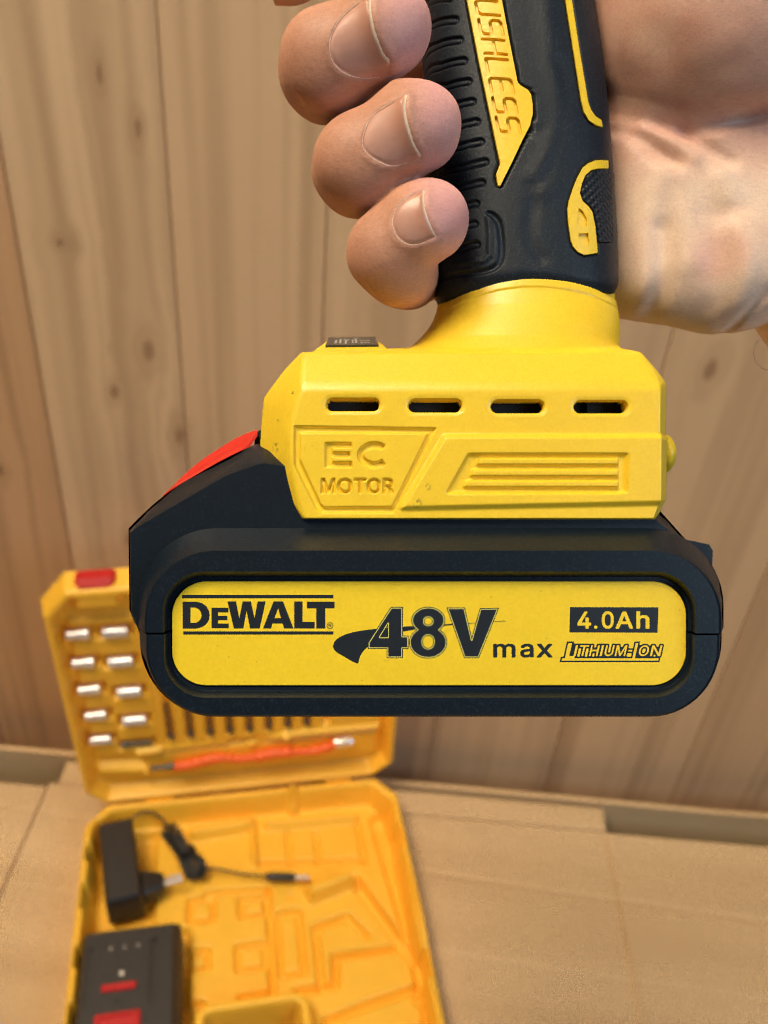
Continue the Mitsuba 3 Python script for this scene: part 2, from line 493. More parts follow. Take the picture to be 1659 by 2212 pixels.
in_base('tool_case__opening_shade', flip(height_mesh(*(lambda q: (q[0] * MM, q[1] * MM, 0 * q[0] + 0.0052))(np.meshgrid(np.linspace(96, 182, 4), np.linspace(222, 292, 4), indexing='ij')), np.ones((4, 4), bool))), 'dark_inside', False, label='added black sheet standing for the shade inside the handle opening of the case')  # black sheet added to paint the shade seen through the handle hole
for x0 in (40, 230):
    in_base('tool_case__hinge', tube([(x0 * MM, -0.004, 0.043), ((x0 + 28) * MM, -0.004, 0.043)], 0.0045), 'case_plastic')

# lid
lo = sg.Polygon([(0, 20), (18, -2), (302, -5), (323, 14), (323, 268), (302, 290), (22, 290), (0, 264)])
X, Y = np.meshgrid(np.arange(-6, 330.1, 1.3), np.arange(-6, 316.1, 1.3), indexing='ij')
sd = sdist(lo, X, Y, 12)
Z = -24 + 24 * sst(3.5, -1.0, sd) ** 0.6
li = lo.buffer(-8.5, join_style=2).difference(sg.box(29, 268, 65, 300)).buffer(-2).buffer(2)
si = sdist(li, X, Y, 30)
Z = np.where(si < 3, Z - 16 * sst(1.8, -3.2, si), Z)
Z += 0.9 * np.exp(-((sd + 5.5) / 1.6) ** 2)
sink(sg.box(18, 64, 78, 246).buffer(3), 3, 3)                    # deck of the sockets
sink(sg.box(86, 68, 304, 178).buffer(3), 3, 3)                   # deck of the bits
sink(sg.box(62, 22, 304, 58), 3, 2.5)
groove([(58, 64.5), (146, 63)], 4, 3, 2)
groove([(170, 58.5), (208, 68)], 4, 3, 2)
groove([(208, 68), (306, 66)], 4, 3, 2)
SOCK_L = [(23.6, 231.6), (23.2, 195.6), (23.5, 159.5), (24.4, 123.5), (24.2, 87.5)]
SOCK_R = [(56.0, 231), (56.3, 193), (59.2, 152), (59.6, 111)]
dy = -45
for x, y in SOCK_L + SOCK_R:
    sink(sg.box(x - 14, y - 45 + 45 - 6.5, x + 14, y + 6.5).buffer(1), -6, 1.6)
for i in range(9):
    x = 92 + 19.7 * i
    sink(sg.box(x - 3, 76, x + 3, 172), -5, 1.5)
sink(sg.box(40, 70, 76, 82), -6, 1.5)
groove([(20, 42), (60, 36)], 10, 5, 3)
Z = ndimage.gaussian_filter(Z, 0.85)
in_lid('tool_case__lid', height_mesh(X * MM, Y * MM, Z * MM, sd < 5), 'case_plastic', True)
lat = Manifold.batch_hull([box(30, 283, -22, 64, 297, -6, 2.5), box(32, 285, -24, 62, 294, -3, 2.5)])
in_lid('tool_case__latch', (vf(lat)[0] * MM, vf(lat)[1]), 'case_red', label='red latch on the upper edge of the lid')
in_lid('tool_case__latch_tab', (vf(box(40, 266, -14, 54, 280, -5, 1.5))[0] * MM, vf(box(40, 266, -14, 54, 280, -5, 1.5))[1]), 'case_plastic')


def lathe(profile, sides=20):
    """[(x along the axis, radius)] turned about the x axis."""
    p = np.asarray(profile, float)
    return tube(np.column_stack([p[:, 0] + np.arange(len(p)) * 1e-7, p[:, 0] * 0, p[:, 0] * 0]), np.maximum(p[:, 1], 1e-6), sides)


ORD = ['uppermost', 'second', 'third', 'fourth', 'lowest']
for col, (spots, what) in enumerate(((SOCK_L, 'left'), (SOCK_R, 'right'))):
    for i, (x, y) in enumerate(spots):
        if col == 0:
            prof = [(-9.8, 0), (-9.8, 4.4), (-9.4, 4.8), (-2.2, 4.8), (-1.8, 4.1), (-0.2, 4.1), (0.2, 5.2), (2.4, 5.2), (2.8, 4.6), (3.6, 5.4), (9.4, 5.4), (9.8, 5.0), (9.8, 0)]
            if i == 4:
                prof = [(-9.8, 0), (-9.8, 4.5), (-9.4, 5.0), (-7.6, 5.0), (-7.2, 4.6), (-6.8, 5.1), (9.2, 5.1), (9.8, 4.6), (9.8, 0)]
        else:
            prof = [(-10.8, 0), (-10.8, 4.9), (-10.3, 5.4), (-7.8, 5.4), (-7.2, 5.0), (-6.6, 5.6), (10.2, 5.6), (10.8, 5.1), (10.8, 0)]
        v, f = lathe(prof)
        v = v + [x + 0.0, y - 0.0 - 45 * 0, -10.5]
        n = len(spots)
        word = ORD[i] if i < n - 1 else 'lowest'
        in_lid('socket', (v * MM, f), 'steel', 40,
               label=f'{word} silver socket in the {what} column of the case lid' if i in (0, n - 1) else f'{word} silver socket from the top in the {what} column of the lid',
               cat='socket', group='silver sockets in the lid')
v, f = lathe([(-15, 0), (-15, 3.2), (-8, 3.2), (-7, 2.4), (14, 2.2), (15, 1.2), (15, 0)])
in_lid('screwdriver_bit', ((v + [57.6, 75.8, -11]) * MM, f), 'dark_steel', label='short dark screwdriver bit lying under the right column of sockets', cat='bit')
for i in range(8):
    prof = [(-48, 0), (-48, 1.2), (-44, 1.9)] + [(-40 + 2 * j, 1.9 - 0.35 * (j % 2)) for j in range(18)] + [(-3, 2.0), (-2, 3.0), (44 - 40, 3.0), (5, 2.6), (5, 0)]
    v, f = lathe(prof, 12)
    v = np.column_stack([v[:, 1], -v[:, 0], v[:, 2]]) + [92 + 19.7 * i, 84, -10.5]
    word = ['leftmost', 'second', 'third', 'fourth', 'fifth', 'sixth', 'seventh', 'rightmost'][i]
    in_lid('drill_bit', (v * MM, f), 'dark_steel', 40, label=f'{word} dark drill bit in the row of the case lid' if i in (0, 7) else f'{word} dark drill bit from the left in the lid row',
           cat='drill bit', group='dark drill bits in the lid')
# orange flexible shaft
labels['flexible_shaft'] = {'label': 'orange ribbed flexible driver shaft lying across the bottom of the lid', 'category': 'flexible shaft'}
pts = spline([(92, 46, -2), (124, 49.2, -2), (144, 51, -1.5), (155, 47.5, -1.5), (175, 47, -1.5), (194, 49.9, -1.5), (215, 48.5, -1.5), (259, 54.6, -2)], 150)
rad = 4.6 + 0.5 * np.sin(np.arange(150) * 0.9)
for a, b, r in ((0, 42, 5.6), (75, 108, 6.2), (128, 150, 5.2)):
    rad[a:b] = r + 0.4 * np.sin(np.arange(b - a) * 0.7)
v, f = tube(pts, rad, 16)
in_lid('flexible_shaft__sleeve', (v * MM, f), 'orange_rubber', True)
v, f = tube([(69, 45.6, -2), (82, 45.8, -2), (84, 45.9, -2), (93, 46.1, -2)], [2.6, 2.6, 3.6, 3.6], 12)
in_lid('flexible_shaft__shank', (v * MM, f), 'dark_steel')
v, f = tube([(258, 54.4, -2), (260, 54.6, -2), (273, 56, -2), (277, 56.4, -2)], [5.4, 5.9, 5.9, 4.8], 16)
in_lid('flexible_shaft__bit_holder', (v * MM, f), 'tin')

# power adapter
labels['power_adapter'] = {'label': 'black mains power adapter with coiled cable and barrel plug in the case', 'category': 'power adapter'}
a = math.radians(-9)


def turned(m, dx, dy, ang):
    v, f = vf(m)
    c, s = math.cos(ang), math.sin(ang)
    return np.column_stack([v[:, 0] * c - v[:, 1] * s + dx, v[:, 0] * s + v[:, 1] * c + dy, v[:, 2]]) * MM, f


in_base('power_adapter__body', flip(turned(Manifold.batch_hull([box(-17, -45, 13, 17, 45, 50, 2), box(-15.5, -43.5, 13, 15.5, 43.5, 53, 2)]), 18.5, 70, a)), 'grey_black', 30)
in_base('power_adapter__plug', flip(turned(Manifold.batch_hull([box(14, 14, 22, 22, 40, 46, 3), box(20, 18, 25, 37, 36, 43, 3)]), 20, 70, a)), 'dull_black', 30)
for yy in (-9.5, 9.5):
    v, f = tube([(36, 26 + yy * 0.55, 34 + yy * 0.5), (52, 26 + yy * 0.55, 34 + yy * 0.5), (54, 26 + yy * 0.55, 34 + yy * 0.5)], [2.4, 2.4, 1.4], 12)
    in_base('power_adapter__pin', flip(turned((v, f), 20, 70, a)), 'tin', 30)
loops = []
for j in range(6):
    o = (j - 2.5) * 2.1
    loops.append(tube(spline([(62 + o, 26, 31 + j % 3 * 3), (70 + o, 38, 34 + j % 2 * 4), (82 + o * 0.6, 58, 34), (96 + o * 0.8, 80, 31 + j % 3 * 3), (92 + o, 86, 28), (80 + o, 66, 29), (66 + o, 40, 28), (60 + o, 30, 29)], 40) * MM, 0.0013, 8))
loops.append(tube(spline([(26, 20, 40), (34, 14, 42), (46, 14, 42), (56, 20, 38), (63, 27, 34)], 30) * MM, 0.0013, 8))
loops.append(tube(spline([(95, 80, 31), (108, 80, 31), (130, 86, 29), (150, 91, 28), (161, 93.5, 28)], 30) * MM, 0.0013, 8))
in_base('power_adapter__cable', flip(join(*loops)), 'dull_black', True)
in_base('power_adapter__cable_tie', flip(tube(np.array([(81, 56.5, 31.5), (84.5, 62, 31.5)]) * MM, 0.0088, 14)), 'dull_black', 30)
in_base('power_adapter__barrel_plug', flip(tube(np.array([(158, 93, 28), (163, 94, 28), (184, 97.4, 28), (188, 98, 28)]) * MM, np.array([1.8, 4.2, 4.2, 3.4]) * MM, 14)), 'dull_black', 30)
in_base('power_adapter__barrel_tip', flip(tube(np.array([(187, 97.9, 28), (200, 99.8, 28), (201.5, 100, 28)]) * MM, np.array([2.8, 2.8, 2.0]) * MM, 14)), 'tin', 30)

# spare battery
labels['battery_pack'] = {'label': 'spare black battery pack with red buttons lying in the tool case', 'category': 'battery'}
body = Manifold.batch_hull([box(-9, 142, 14, 78, 290, 50, 3), box(-6, 145, 14, 73, 287, 56, 2)])
body -= box(52, 158, 53.2, 58, 214, 60, 0.5)
body -= box(-2, 160, 54.2, 3, 212, 60, 0.5)
for hx in (17, 29, 41):
    body -= Manifold.cylinder(6, 2.6, 2.6, 16).translate((hx, 162, 53))
body -= Manifold.cylinder(6, 3.4, 3.4, 20).translate((28, 185, 53.5))
body -= Manifold.cylinder(6, 1.8, 1.8, 16).translate((26, 210, 54))
v, f = vf(body)
in_base('battery_pack__body', (v * MM, f[:, ::-1]), 'grey_black', 30)
for hx in (17, 29, 41):
    in_base('battery_pack__contact', flip(tube(np.array([(hx, 162, 53), (hx, 162, 55.2)]) * MM, 0.0011, 10)), 'tin', 30)
in_base('battery_pack__screw', flip(tube(np.array([(28, 185, 53.4), (28, 185, 54.6)]) * MM, 0.0022, 12)), 'tin', 30)
v, f = vf(box(12, 194.5, 55, 41, 201, 58.5, 1.2))
in_base('battery_pack__bar', (v * MM, f[:, ::-1]), 'case_red', 30, label='red bar across the top of the battery')
v, f = vf(box(8, 219, 54, 46, 246, 59, 1.5) - box(12, 222.5, 57, 42, 243, 62, 0.5))
in_base('battery_pack__release_button', (v * MM, f[:, ::-1]), 'case_red', 30, label='red framed release button')

# ------------------------------------------------------------------ the drill: battery
labels['power_drill'] = {'label': 'yellow and black cordless drill held up by its handle, battery label facing front', 'category': 'cordless drill'}
B = 'power_drill__battery'


def c4(pts):
    p = np.asarray(pts, float)
    return np.stack([246.9 + 0.8102 * p[:, 0], 877.8 + 0.8102 * p[:, 1]], 1)


def c3(pts):
    p = np.asarray(pts, float).reshape(-1, 2)
    return np.stack([493.7 + 0.6283 * p[:, 0], 576.0 + 0.6283 * p[:, 1]], 1)


def RR(x0, y0, x1, y1, r, z):
    return S(rrect(x0, y0, x1, y1, r), z)


BACKZ = -76.0
rim = hull([(RR(318, 1190, 1553, 1545, 146, 3.0), 3.0), (RR(313, 1186, 1558, 1549, 150, 2.5), 2.5), (RR(299, 1141, 1563, 1549, 168, -6.0), -6.0), (RR(299, 1141, 1563, 1549, 168, -6.0), -40.0),
            (RR(299, 1141, 1563, 1549, 168, -6.0), BACKZ + 4), (RR(318, 1160, 1553, 1545, 150, -6.0), BACKZ)])
side = c4([(42, 338), (60, 323), (124, 287), (196, 246), (248, 213), (294, 187), (343, 168), (379, 156), (400, 152), (1440, 300), (1530, 376), (1590, 480), (1594, 600), (1560, 740), (1440, 800), (230, 800), (72, 620), (46, 545)])
topc = c4([(38, 326), (60, 303), (100, 265), (130, 240), (147, 227), (183, 203), (229, 177), (268, 154), (310, 132), (343, 116), (375, 102), (430, 90), (1440, 262), (1530, 362), (1596, 470), (1600, 600), (1560, 740), (1440, 800), (230, 800), (66, 612), (40, 540)])
bodyp = S(topc, -14)
body = hull([(S(side, -6.6), -6.6), (bodyp, -14), (bodyp, BACKZ + 14), (S(side, -6.6) * 1.01, BACKZ + 6.6)])
top_block = hull([(S(c4([(376, 75), (386, 64), (430, 64), (430, 130), (370, 130)]), -22), z) for z in (-22, -60)])
foot_block = hull([(S([(1455, 1160), (1500, 1172), (1532, 1176), (1540, 1190), (1538, 1235), (1500, 1260), (1455, 1260)], -34), z) for z in (-34, -66)])
shell = rim + body + foot_block + top_block
shell -= hull([(RR(351, 1234, 1504, 1509, 90, 3.2), 3.2), (RR(361, 1246, 1493, 1491, 83, 0.0), 0.0)])
shell -= hull([(RR(366, 1251, 1487, 1485, 78, 0.2), 0.2), (RR(366, 1251, 1487, 1485, 78, 0.0), -0.6)])
cut = float(S([(0, 1367)], 2.0)[0, 1])
wedge = hull([(np.array([[-80, cut - 0.22], [-80, cut + 0.22], [90, cut + 0.02], [90, cut - 0.40]]), z) for z in (-90, 10)])
upper = (shell - wedge).trim_by_plane((0, 1, 0), cut - 0.1)
lower = (shell - wedge).trim_by_plane((0, -1, 0), -(cut - 0.1))
lower = lower.translate((0, 0, -0.35)).scale((0.9965, 1, 1))
inside = hull([(RR(345, 1235, 1510, 1500, 110, -4), -4), (RR(345, 1235, 1510, 1500, 110, -4), -60)])
held(B + '__upper_shell', upper, 'black_plastic', 25)
held(B + '__lower_shell', lower + inside, 'black_plastic', 25)

LAB = RR(372, 1256, 1481.5, 1480, 74, 0.0)
plate = hull([(LAB, -0.5), (LAB, 0.12), (np.array(sg.Polygon(LAB).buffer(-0.12).exterior.coords)[:-1], 0.2)])
held(B + '__label', plate, 'label_yellow', 30, label='yellow label with black print')


def lt(pts):
    p = np.asarray(pts, float)
    return S(np.stack([329.2 + 0.3968 * p[:, 0], 1234.4 + 0.3968 * p[:, 1]], 1), 0.2)


def to_label(shape):
    return shapely.transform(shape, lt)


def ell(cx, cy, rx, ry):
    return affinity.scale(sg.Point(cx, cy).buffer(1, quad_segs=24), rx, ry, origin=(cx, cy))


Pg = sg.Polygon
word = [Pg([(165, 165), (240, 165), (270, 172), (294, 190), (308, 215), (312, 240), (307, 266), (293, 288), (270, 304), (240, 312), (165, 312)]).difference(
            Pg([(208, 197), (235, 197), (252, 205), (264, 220), (268, 239), (264, 258), (252, 272), (235, 280), (208, 280)])),
        Pg([(322, 198), (414, 198), (414, 223), (357, 223), (357, 242), (408, 242), (408, 265), (357, 265), (357, 284), (416, 284), (416, 309), (322, 309)]),
        Pg([(409, 163), (455, 163), (473, 256), (492, 163), (536, 163), (556, 256), (573, 163), (617, 163), (584, 311), (532, 311), (513, 214), (495, 311), (444, 311)]),
        Pg([(602, 311), (660, 163), (711, 163), (768, 311), (718, 311), (709, 284), (654, 284), (646, 311)], [[(665, 254), (685, 200), (700, 254)]]),
        Pg([(772, 163), (818, 163), (818, 275), (884, 275), (884, 311), (772, 311)]),
        Pg([(842, 165), (992, 165), (992, 201), (941, 201), (941, 311), (892, 311), (892, 201), (842, 201)])]
word = shapely.union_all(word)
bars = shapely.union_all([sg.box(162, 128, 985, 146), sg.box(168, 326, 985, 344)])
reg = ell(967, 295, 18, 18).difference(ell(967, 295, 14.5, 14.5)).union(fit(affinity.scale(text_shape('R'), 1, -1), 960, 286, 975, 304).buffer(0.8))
swoosh = Pg([tuple(q) for q in np.vstack([spline([(983, 408), (992, 380), (1030, 352), (1110, 327), (1215, 313), (1400, 298), (1600, 287), (1921, 268)], 40),
                                          spline([(1921, 272), (1600, 295), (1420, 318), (1300, 345), (1200, 392), (1150, 432), (1128, 470), (1121, 502)], 40),
                                          spline([(1119, 502), (1080, 485), (1030, 456), (992, 428), (983, 410)], 20)])]).buffer(0)
four = Pg([(1300, 197), (1360, 197), (1360, 353), (1391, 353), (1391, 418), (1360, 418), (1360, 468), (1279, 468), (1279, 418), (1177, 418), (1177, 388)], [[(1238, 358), (1283, 358), (1283, 284)]])
eight = ell(1502, 266, 88, 70).union(ell(1501, 386, 100, 84)).difference(ell(1502, 271, 24, 22)).difference(ell(1501, 383, 32, 37))
vee = Pg([(1606, 200), (1698, 200), (1738, 372), (1786, 203), (1882, 202), (1775, 468), (1700, 468)])
glyphs = [g.buffer(-1) for g in (four, eight, vee)]
solid48 = shapely.union_all([g.buffer(5, join_style=2) for g in glyphs])
lines48 = shapely.union_all([g.buffer(0.3, join_style=2).difference(g.buffer(-3.9, join_style=2)) for g in glyphs])
swoosh = swoosh.difference(shapely.union_all([g.buffer(5.0, join_style=2) for g in glyphs]))
maxs = shapely.union_all([fit(affinity.scale(text_shape(ch), 1, -1).buffer(0.028), x0, 394, x1, 469) for ch, x0, x1 in (('m', 1855, 1977), ('a', 2002, 2076), ('x', 2092, 2178))])
plate4 = sg.Polygon([(2274, 194), (2754, 195), (2750, 334), (2270, 332)])
ah = shapely.union_all([fit(affinity.scale(text_shape(ch), 1, -1).buffer(0.035), x0, y0, x1, 312) for ch, x0, x1, y0 in (('4', 2313, 2388, 218), ('.', 2404, 2422, 294), ('0', 2446, 2512, 216), ('A', 2522, 2616, 218), ('h', 2634, 2706, 216))])
plate4 = plate4.difference(ah)


def cap(ch, x0, y0, x1, y1, w=0.03):
    return fit(affinity.scale(text_shape(ch), 1, -1).buffer(w), x0, y0, x1, y1)


li_ = [Pg([(2250, 390), (2272, 390), (2272, 458), (2300, 458), (2300, 470), (2735, 470), (2735, 484), (2236, 484), (2236, 470), (2250, 470)])]
xx = 2292
for ch, w in (('I', 13), ('T', 48), ('H', 46), ('I', 13), ('U', 46), ('M', 56), ('-', 22)):
    y0, y1 = (401, 460) if ch != '-' else (426, 436)
    li_.append(cap(ch, xx, y0, xx + w, y1) if ch not in 'I' else sg.box(xx, y0, xx + w, y1))
    xx += w + 9
li_.append(sg.box(xx - 2, 390, xx + 13, 481))
li_ += [cap('O', xx + 24, 402, xx + 76, 460), cap('N', xx + 86, 402, xx + 140, 460)]
ion = shapely.union_all(li_)
ion = affinity.affine_transform(ion, [1, -0.22, 0, 1, 0.22 * 440, 0])
ion = fit(ion, 2226, 389, 2777, 486)
ion_black = ion.buffer(13, join_style=2).buffer(-5.5)
ion = ion.buffer(-0.8)


def printed(key, shape, lift, bsdf):
    held(B + '__' + key, prism(to_label(shape).buffer(0), 0.2 + lift, 0.2 + lift + 0.03), bsdf, False)


printed('brand_lettering', word, 0.01, 'ink')
printed('brand_bar', sg.box(162, 128, 985, 146), 0.01, 'ink')
printed('brand_bar', sg.box(168, 326, 985, 344), 0.01, 'ink')
printed('trademark_sign', reg, 0.01, 'ink')
printed('swoosh', swoosh, 0.01, 'ink')
printed('voltage_lettering', solid48, 0.012, 'ink')
printed('voltage_outline', lines48, 0.05, 'pale_ink')
printed('max_lettering', maxs, 0.01, 'ink')
printed('capacity_lettering', plate4, 0.01, 'ink')
printed('lithium_ion_outline', ion_black, 0.01, 'ink')
printed('lithium_ion_lettering', ion, 0.05, 'label_yellow')


# red release button
def cr(pts):
    p = np.asarray(pts, float)
    return np.stack([246.9 + 0.2646 * p[:, 0], 685.7 + 0.2646 * p[:, 1]], 1)


low = spline([(400, 1452), (450, 1408), (560, 1345), (700, 1265), (820, 1195), (950, 1125), (1050, 1075), (1105, 1020), (1170, 925)], 24)
top = spline([(400, 1450), (450, 1402), (540, 1312), (640, 1222), (760, 1130), (870, 1060), (980, 992), (1080, 945), (1172, 915)], 24)
mid = low * 0.72 + top * 0.28
sec = [(S(cr(low + [0, 40]), -15), -15), (S(cr(low), -15), -15), (S(cr(mid), -16.2), -16.2), (S(cr(mid), -18), -18), (S(cr(low + [0, 25]), -18.6), -18.6), (S(cr(low + [0, 25]), -33), -33), (S(cr(top + [0, 8]), -35), -35), (S(cr(top), -36.5), -36.5), (S(cr(top), -42), -42), (S(cr(top + [0, 80]), -46), -46)]
ver = np.stack([np.column_stack([p, np.full(len(p), z)]) for p, z in sec], 1)
n, m = ver.shape[:2]
fa = []
for i in range(n - 1):
    for j in range(m):
        a0, a1, b0, b1 = i * m + j, i * m + (j + 1) % m, (i + 1) * m + j, (i + 1) * m + (j + 1) % m
        fa += [[a0, b0, b1], [a0, b1, a1]]
held(B + '__release_button', (ver.reshape(-1, 3), np.array(fa)), 'red_plastic', 30, label='red release button on the sloping front of the battery')

# ------------------------------------------------------------------ the drill: yellow foot with neck
H_ = 'power_drill__housing'
face = c3([(258, 866), (1464, 868), (1486, 805), (1488, 412), (252, 408), (205, 560), (212, 690)])
shoulder = c3([(258, 296), (1412, 294), (1470, 352)])
sil = c3([(120, 450), (110, 560), (105, 655), (240, 876), (1472, 878), (1500, 805), (1507, 400), (1420, 294), (250, 294), (195, 350)])
Pout = S(sil, -13)
dome = c3([(335, 292), (470, 284), (640, 281), (1330, 281), (1396, 288)])
hp = np.vstack([np.column_stack([S(dome, -20), np.full(5, -20.0)]), np.column_stack([S(face, -5), np.full(len(face), -5.0)]), np.column_stack([S(shoulder, -9.6), np.full(3, -9.6)]), np.column_stack([Pout, np.full(len(Pout), -13.0)]),
                np.column_stack([Pout * 1.0 + (Pout - Pout.mean(0)) * 0.012, np.full(len(Pout), -46.0)])])
ch = ConvexHull(hp)
eq = np.unique(np.round(ch.equations[ch.equations[:, 2] > 0.01], 6), axis=0)
step = 0.17
x0, y0 = S(c3([(90, 900)]), -40)[0] if False else (Pout[:, 0].min() - 1.5, Pout[:, 1].min() - 1.0)
X, Y = np.meshgrid(np.arange(x0, Pout[:, 0].max() + 1.5, step), np.arange(y0, 57.0, step), indexing='ij')
foot = np.full(X.shape, 1e3)
for e in eq:                                                        # soft minimum of the facet planes: moulded edges
    z = -(e[0] * X + e[1] * Y + e[3]) / e[2]
    k = 0.9
    h = np.clip(0.5 + 0.5 * (z - foot) / k, 0, 1)
    foot = np.where(foot > 500, z, z * (1 - h) + foot * h - k * h * (1 - h))
foot = np.maximum(foot, -60)

ZC = -36.0
NK = (D - np.array([-36, -36, -36, -36, -34, -30, -23, -17, -14.0])) / F
NY = (1106 - np.array([590, 645, 672, 695, 712, 727, 742, 752, 770.0])) * NK
NL = (np.array([945, 948, 943, 935, 924, 907, 880, 842, 780]) - 829.5) * NK
NR = (np.array([1320, 1320, 1322, 1327, 1333, 1343, 1358, 1378, 1400]) - 829.5) * NK
NB = np.array([17.2, 18.2, 18.8, 19.6, 20.5, 21.4, 22.4, 23.4, 24.6])


def neck(X, Y):
    o = np.argsort(NY)
    l, r, b = (np.interp(Y, NY[o], q[o]) for q in (NL, NR, NB))
    u = np.clip(np.abs((X - (l + r) / 2) / ((r - l) / 2)), 0, 1)
    z = ZC + b * (1 - u ** 2.5) ** (1 / 2.5)
    return np.where(Y < NY.min(), -60, np.where(u >= 1, -60, z))


nk = ndimage.gaussian_filter(neck(X, Y), 1.5)
k = 3.2
h = np.clip(0.5 + 0.5 * (foot - nk) / k, 0, 1)
Z = nk * (1 - h) + foot * h + k * h * (1 - h)
basez = Z.copy()
EDGE = np.array([(930, 662), (945, 655), (980, 640), (1020, 626), (1075, 613), (1130, 607), (1180, 608), (1230, 613), (1280, 622), (1325, 633)], float)


def grip_edge(px):
    return np.interp(px, EDGE[:, 0], EDGE[:, 1])


px, py = X * F / (D + 18) + 829.5, 1106 - Y * F / (D + 18)
Z += 0.28 * sst(grip_edge(px) + 16, grip_edge(px) + 11, py) * (foot < -15)


def fp(pts):
    return sg.Polygon(S(c3(pts), -5))


def emboss(poly, depth, soft):
    global Z
    Z = Z + depth * sst(soft, -soft, sdist(poly, X, Y, 3))


emboss(smooth_poly(S(c3([(742, 582), (1560, 582), (1560, 812), (592, 832)]), -5), 0.3), 1.0, 0.75)       # raised panel
emboss(smooth_poly(S(c3([(826, 646), (1372, 646), (1368, 776), (752, 778)]), -4), 0.3), -1.15, 0.5)
for xa, ya in ((862, 658), (840, 697), (818, 735)):
    emboss(smooth_poly(S(c3([(xa, ya), (1343, ya), (1343, ya + 24), (xa - 10, ya + 24)]), -4), 0.3), 1.0, 0.32)
og, ig = fp([(227, 549), (712, 556), (588, 812), (566, 846), (318, 846), (300, 832), (227, 682)]), fp([(244, 570), (686, 573), (562, 826), (326, 828), (316, 818), (244, 664)])
emboss(og.difference(ig), -0.9, 0.2)
E_ = fp([(333, 606), (422, 606), (422, 621), (357, 621), (357, 638), (416, 638), (416, 654), (357, 654), (357, 672), (423, 672), (423, 689), (333, 689)])
C_ = sg.LineString(S(c3([(500 + 46 * math.cos(t), 648 + 34 * math.sin(t)) for t in np.radians(np.linspace(46, 314, 40))]), -5)).buffer(0.62, cap_style=2)
emboss(E_, -1.0, 0.16)
emboss(C_, -1.0, 0.16)
for chx, xa, xb in (('M', 319, 366), ('O', 374, 424), ('T', 432, 472), ('O', 476, 522), ('R', 531, 566)):
    g = fit(affinity.scale(text_shape(chx), 1, -1).buffer(0.02), xa, 729, xb, 779)
    emboss(shapely.transform(g, lambda p: S(c3(p), -5)), -0.9, 0.14)
slots = []
for xa, xb, ya, yb in ((338, 517, 455, 495), (620, 800, 458, 499), (904, 1083, 461, 502), (1189, 1369, 463, 503)):
    p = S(c3([(xa, yb), (xb, ya)]), -5.5)
    sl = sg.box(p[0, 0], p[0, 1], p[1, 0], p[1, 1])
    rad_ = (p[1, 1] - p[0, 1]) / 2 - 0.02
    sl = sl.buffer(-rad_).buffer(rad_, quad_segs=12) if rad_ > 0 else sl
    emboss(sl.buffer(0.6), -0.2, 0.5)
    s = sdist(sl, X, Y, 3)
    slots.append(s)
    Z = Z - 5.0 * sst(0.16, -0.22, s)
hole = np.min(slots, 0) < -0.16
keep = (Z > -44) & ~hole & (py > grip_edge(px) - 5)
front = height_mesh(X, Y, Z, keep)
back = hull([(np.vstack([Pout, S(dome, -20)]), -38.0), (Pout, -60.0), (S(face, -5), BACKZ + 9)])
o = np.argsort(NY)
ring_v, ring_f = [], []
ang = np.linspace(0, 2 * np.pi, 120, endpoint=False)
o = o[2:]
for yv, lv, rv, bv in zip(NY[o], NL[o], NR[o], NB[o]):
    c_, s_ = np.cos(ang), np.sin(ang)
    ring_v.append(np.column_stack([(lv + rv) / 2 + (rv - lv) / 2 * np.sign(c_) * np.abs(c_) ** 0.8, np.full(120, yv), ZC - 0.4 + (bv - 0.6) * np.sign(s_) * np.abs(s_) ** 0.8]))
for i in range(len(o) - 1):
    for j in range(120):
        a0, a1, b0, b1 = i * 120 + j, i * 120 + (j + 1) % 120, (i + 1) * 120 + j, (i + 1) * 120 + (j + 1) % 120
        ring_f += [[a0, b1, a1], [a0, b0, b1]]
held(H_, join(front, back, (np.vstack(ring_v), np.array(ring_f))), 'yellow_plastic', True, label='yellow foot with embossed motor badge, vents and flared neck')
liner = S(c3([(300, 430), (1420, 520)]), -12)
held('power_drill__vent_liner', box(liner[0, 0], liner[1, 1], -34, liner[1, 0], liner[0, 1], -11.2, 0.4) - box(liner[1, 0] - 16, liner[1, 1] + 0.6, -13, liner[1, 0] - 12, liner[0, 1] - 0.6, -11, 0.1), 'dark_inside', 30)
# raised gauge on the foot's top
frame = hull([(S(c3([(262, 312), (300, 286), (545, 284), (580, 312)]), -17), -17), (S(c3([(285, 300), (328, 268), (528, 266), (560, 300)]), -24), -24), (S(c3([(300, 300), (340, 256), (508, 254), (540, 300)]), -46), -46)])
held('power_drill__gauge_frame', frame, 'yellow_plastic', 30)
ga, gb = S(c3([(334, 281), (516, 278)]), -21), S(c3([(346, 253), (503, 250)]), -45)
gv = np.array([[*ga[0], -20.2], [*ga[1], -20.2], [*gb[1], -44.0], [*gb[0], -44.0]])
gn = np.array([0, 0.5, 0.25])
held('power_drill__gauge_window', Manifold.hull_points(np.vstack([gv + gn, gv - gn])), 'black_gloss', 30, label='small black gauge window on top of the foot')
marks = []
for t0, t1, s0, s1 in ((0.16, 0.20, 0.2, 0.6), (0.25, 0.29, 0.2, 0.7), (0.33, 0.44, 0.55, 0.65), (0.36, 0.40, 0.15, 0.5), (0.50, 0.53, 0.2, 0.6), (0.56, 0.60, 0.2, 0.75), (0.66, 0.84, 0.18, 0.26), (0.66, 0.86, 0.42, 0.5)):
    q = [(gv[0] * (1 - t) + gv[1] * t) * (1 - s) + (gv[3] * (1 - t) + gv[2] * t) * s for t, s in ((t0, s0), (t1, s0), (t1, s1), (t0, s1))]
    marks.append(Manifold.hull_points(np.vstack([np.array(q) + gn * 1.06, np.array(q) + gn * 0.9])))
held('power_drill__gauge_marks', join(*marks), 'white_ink', False)
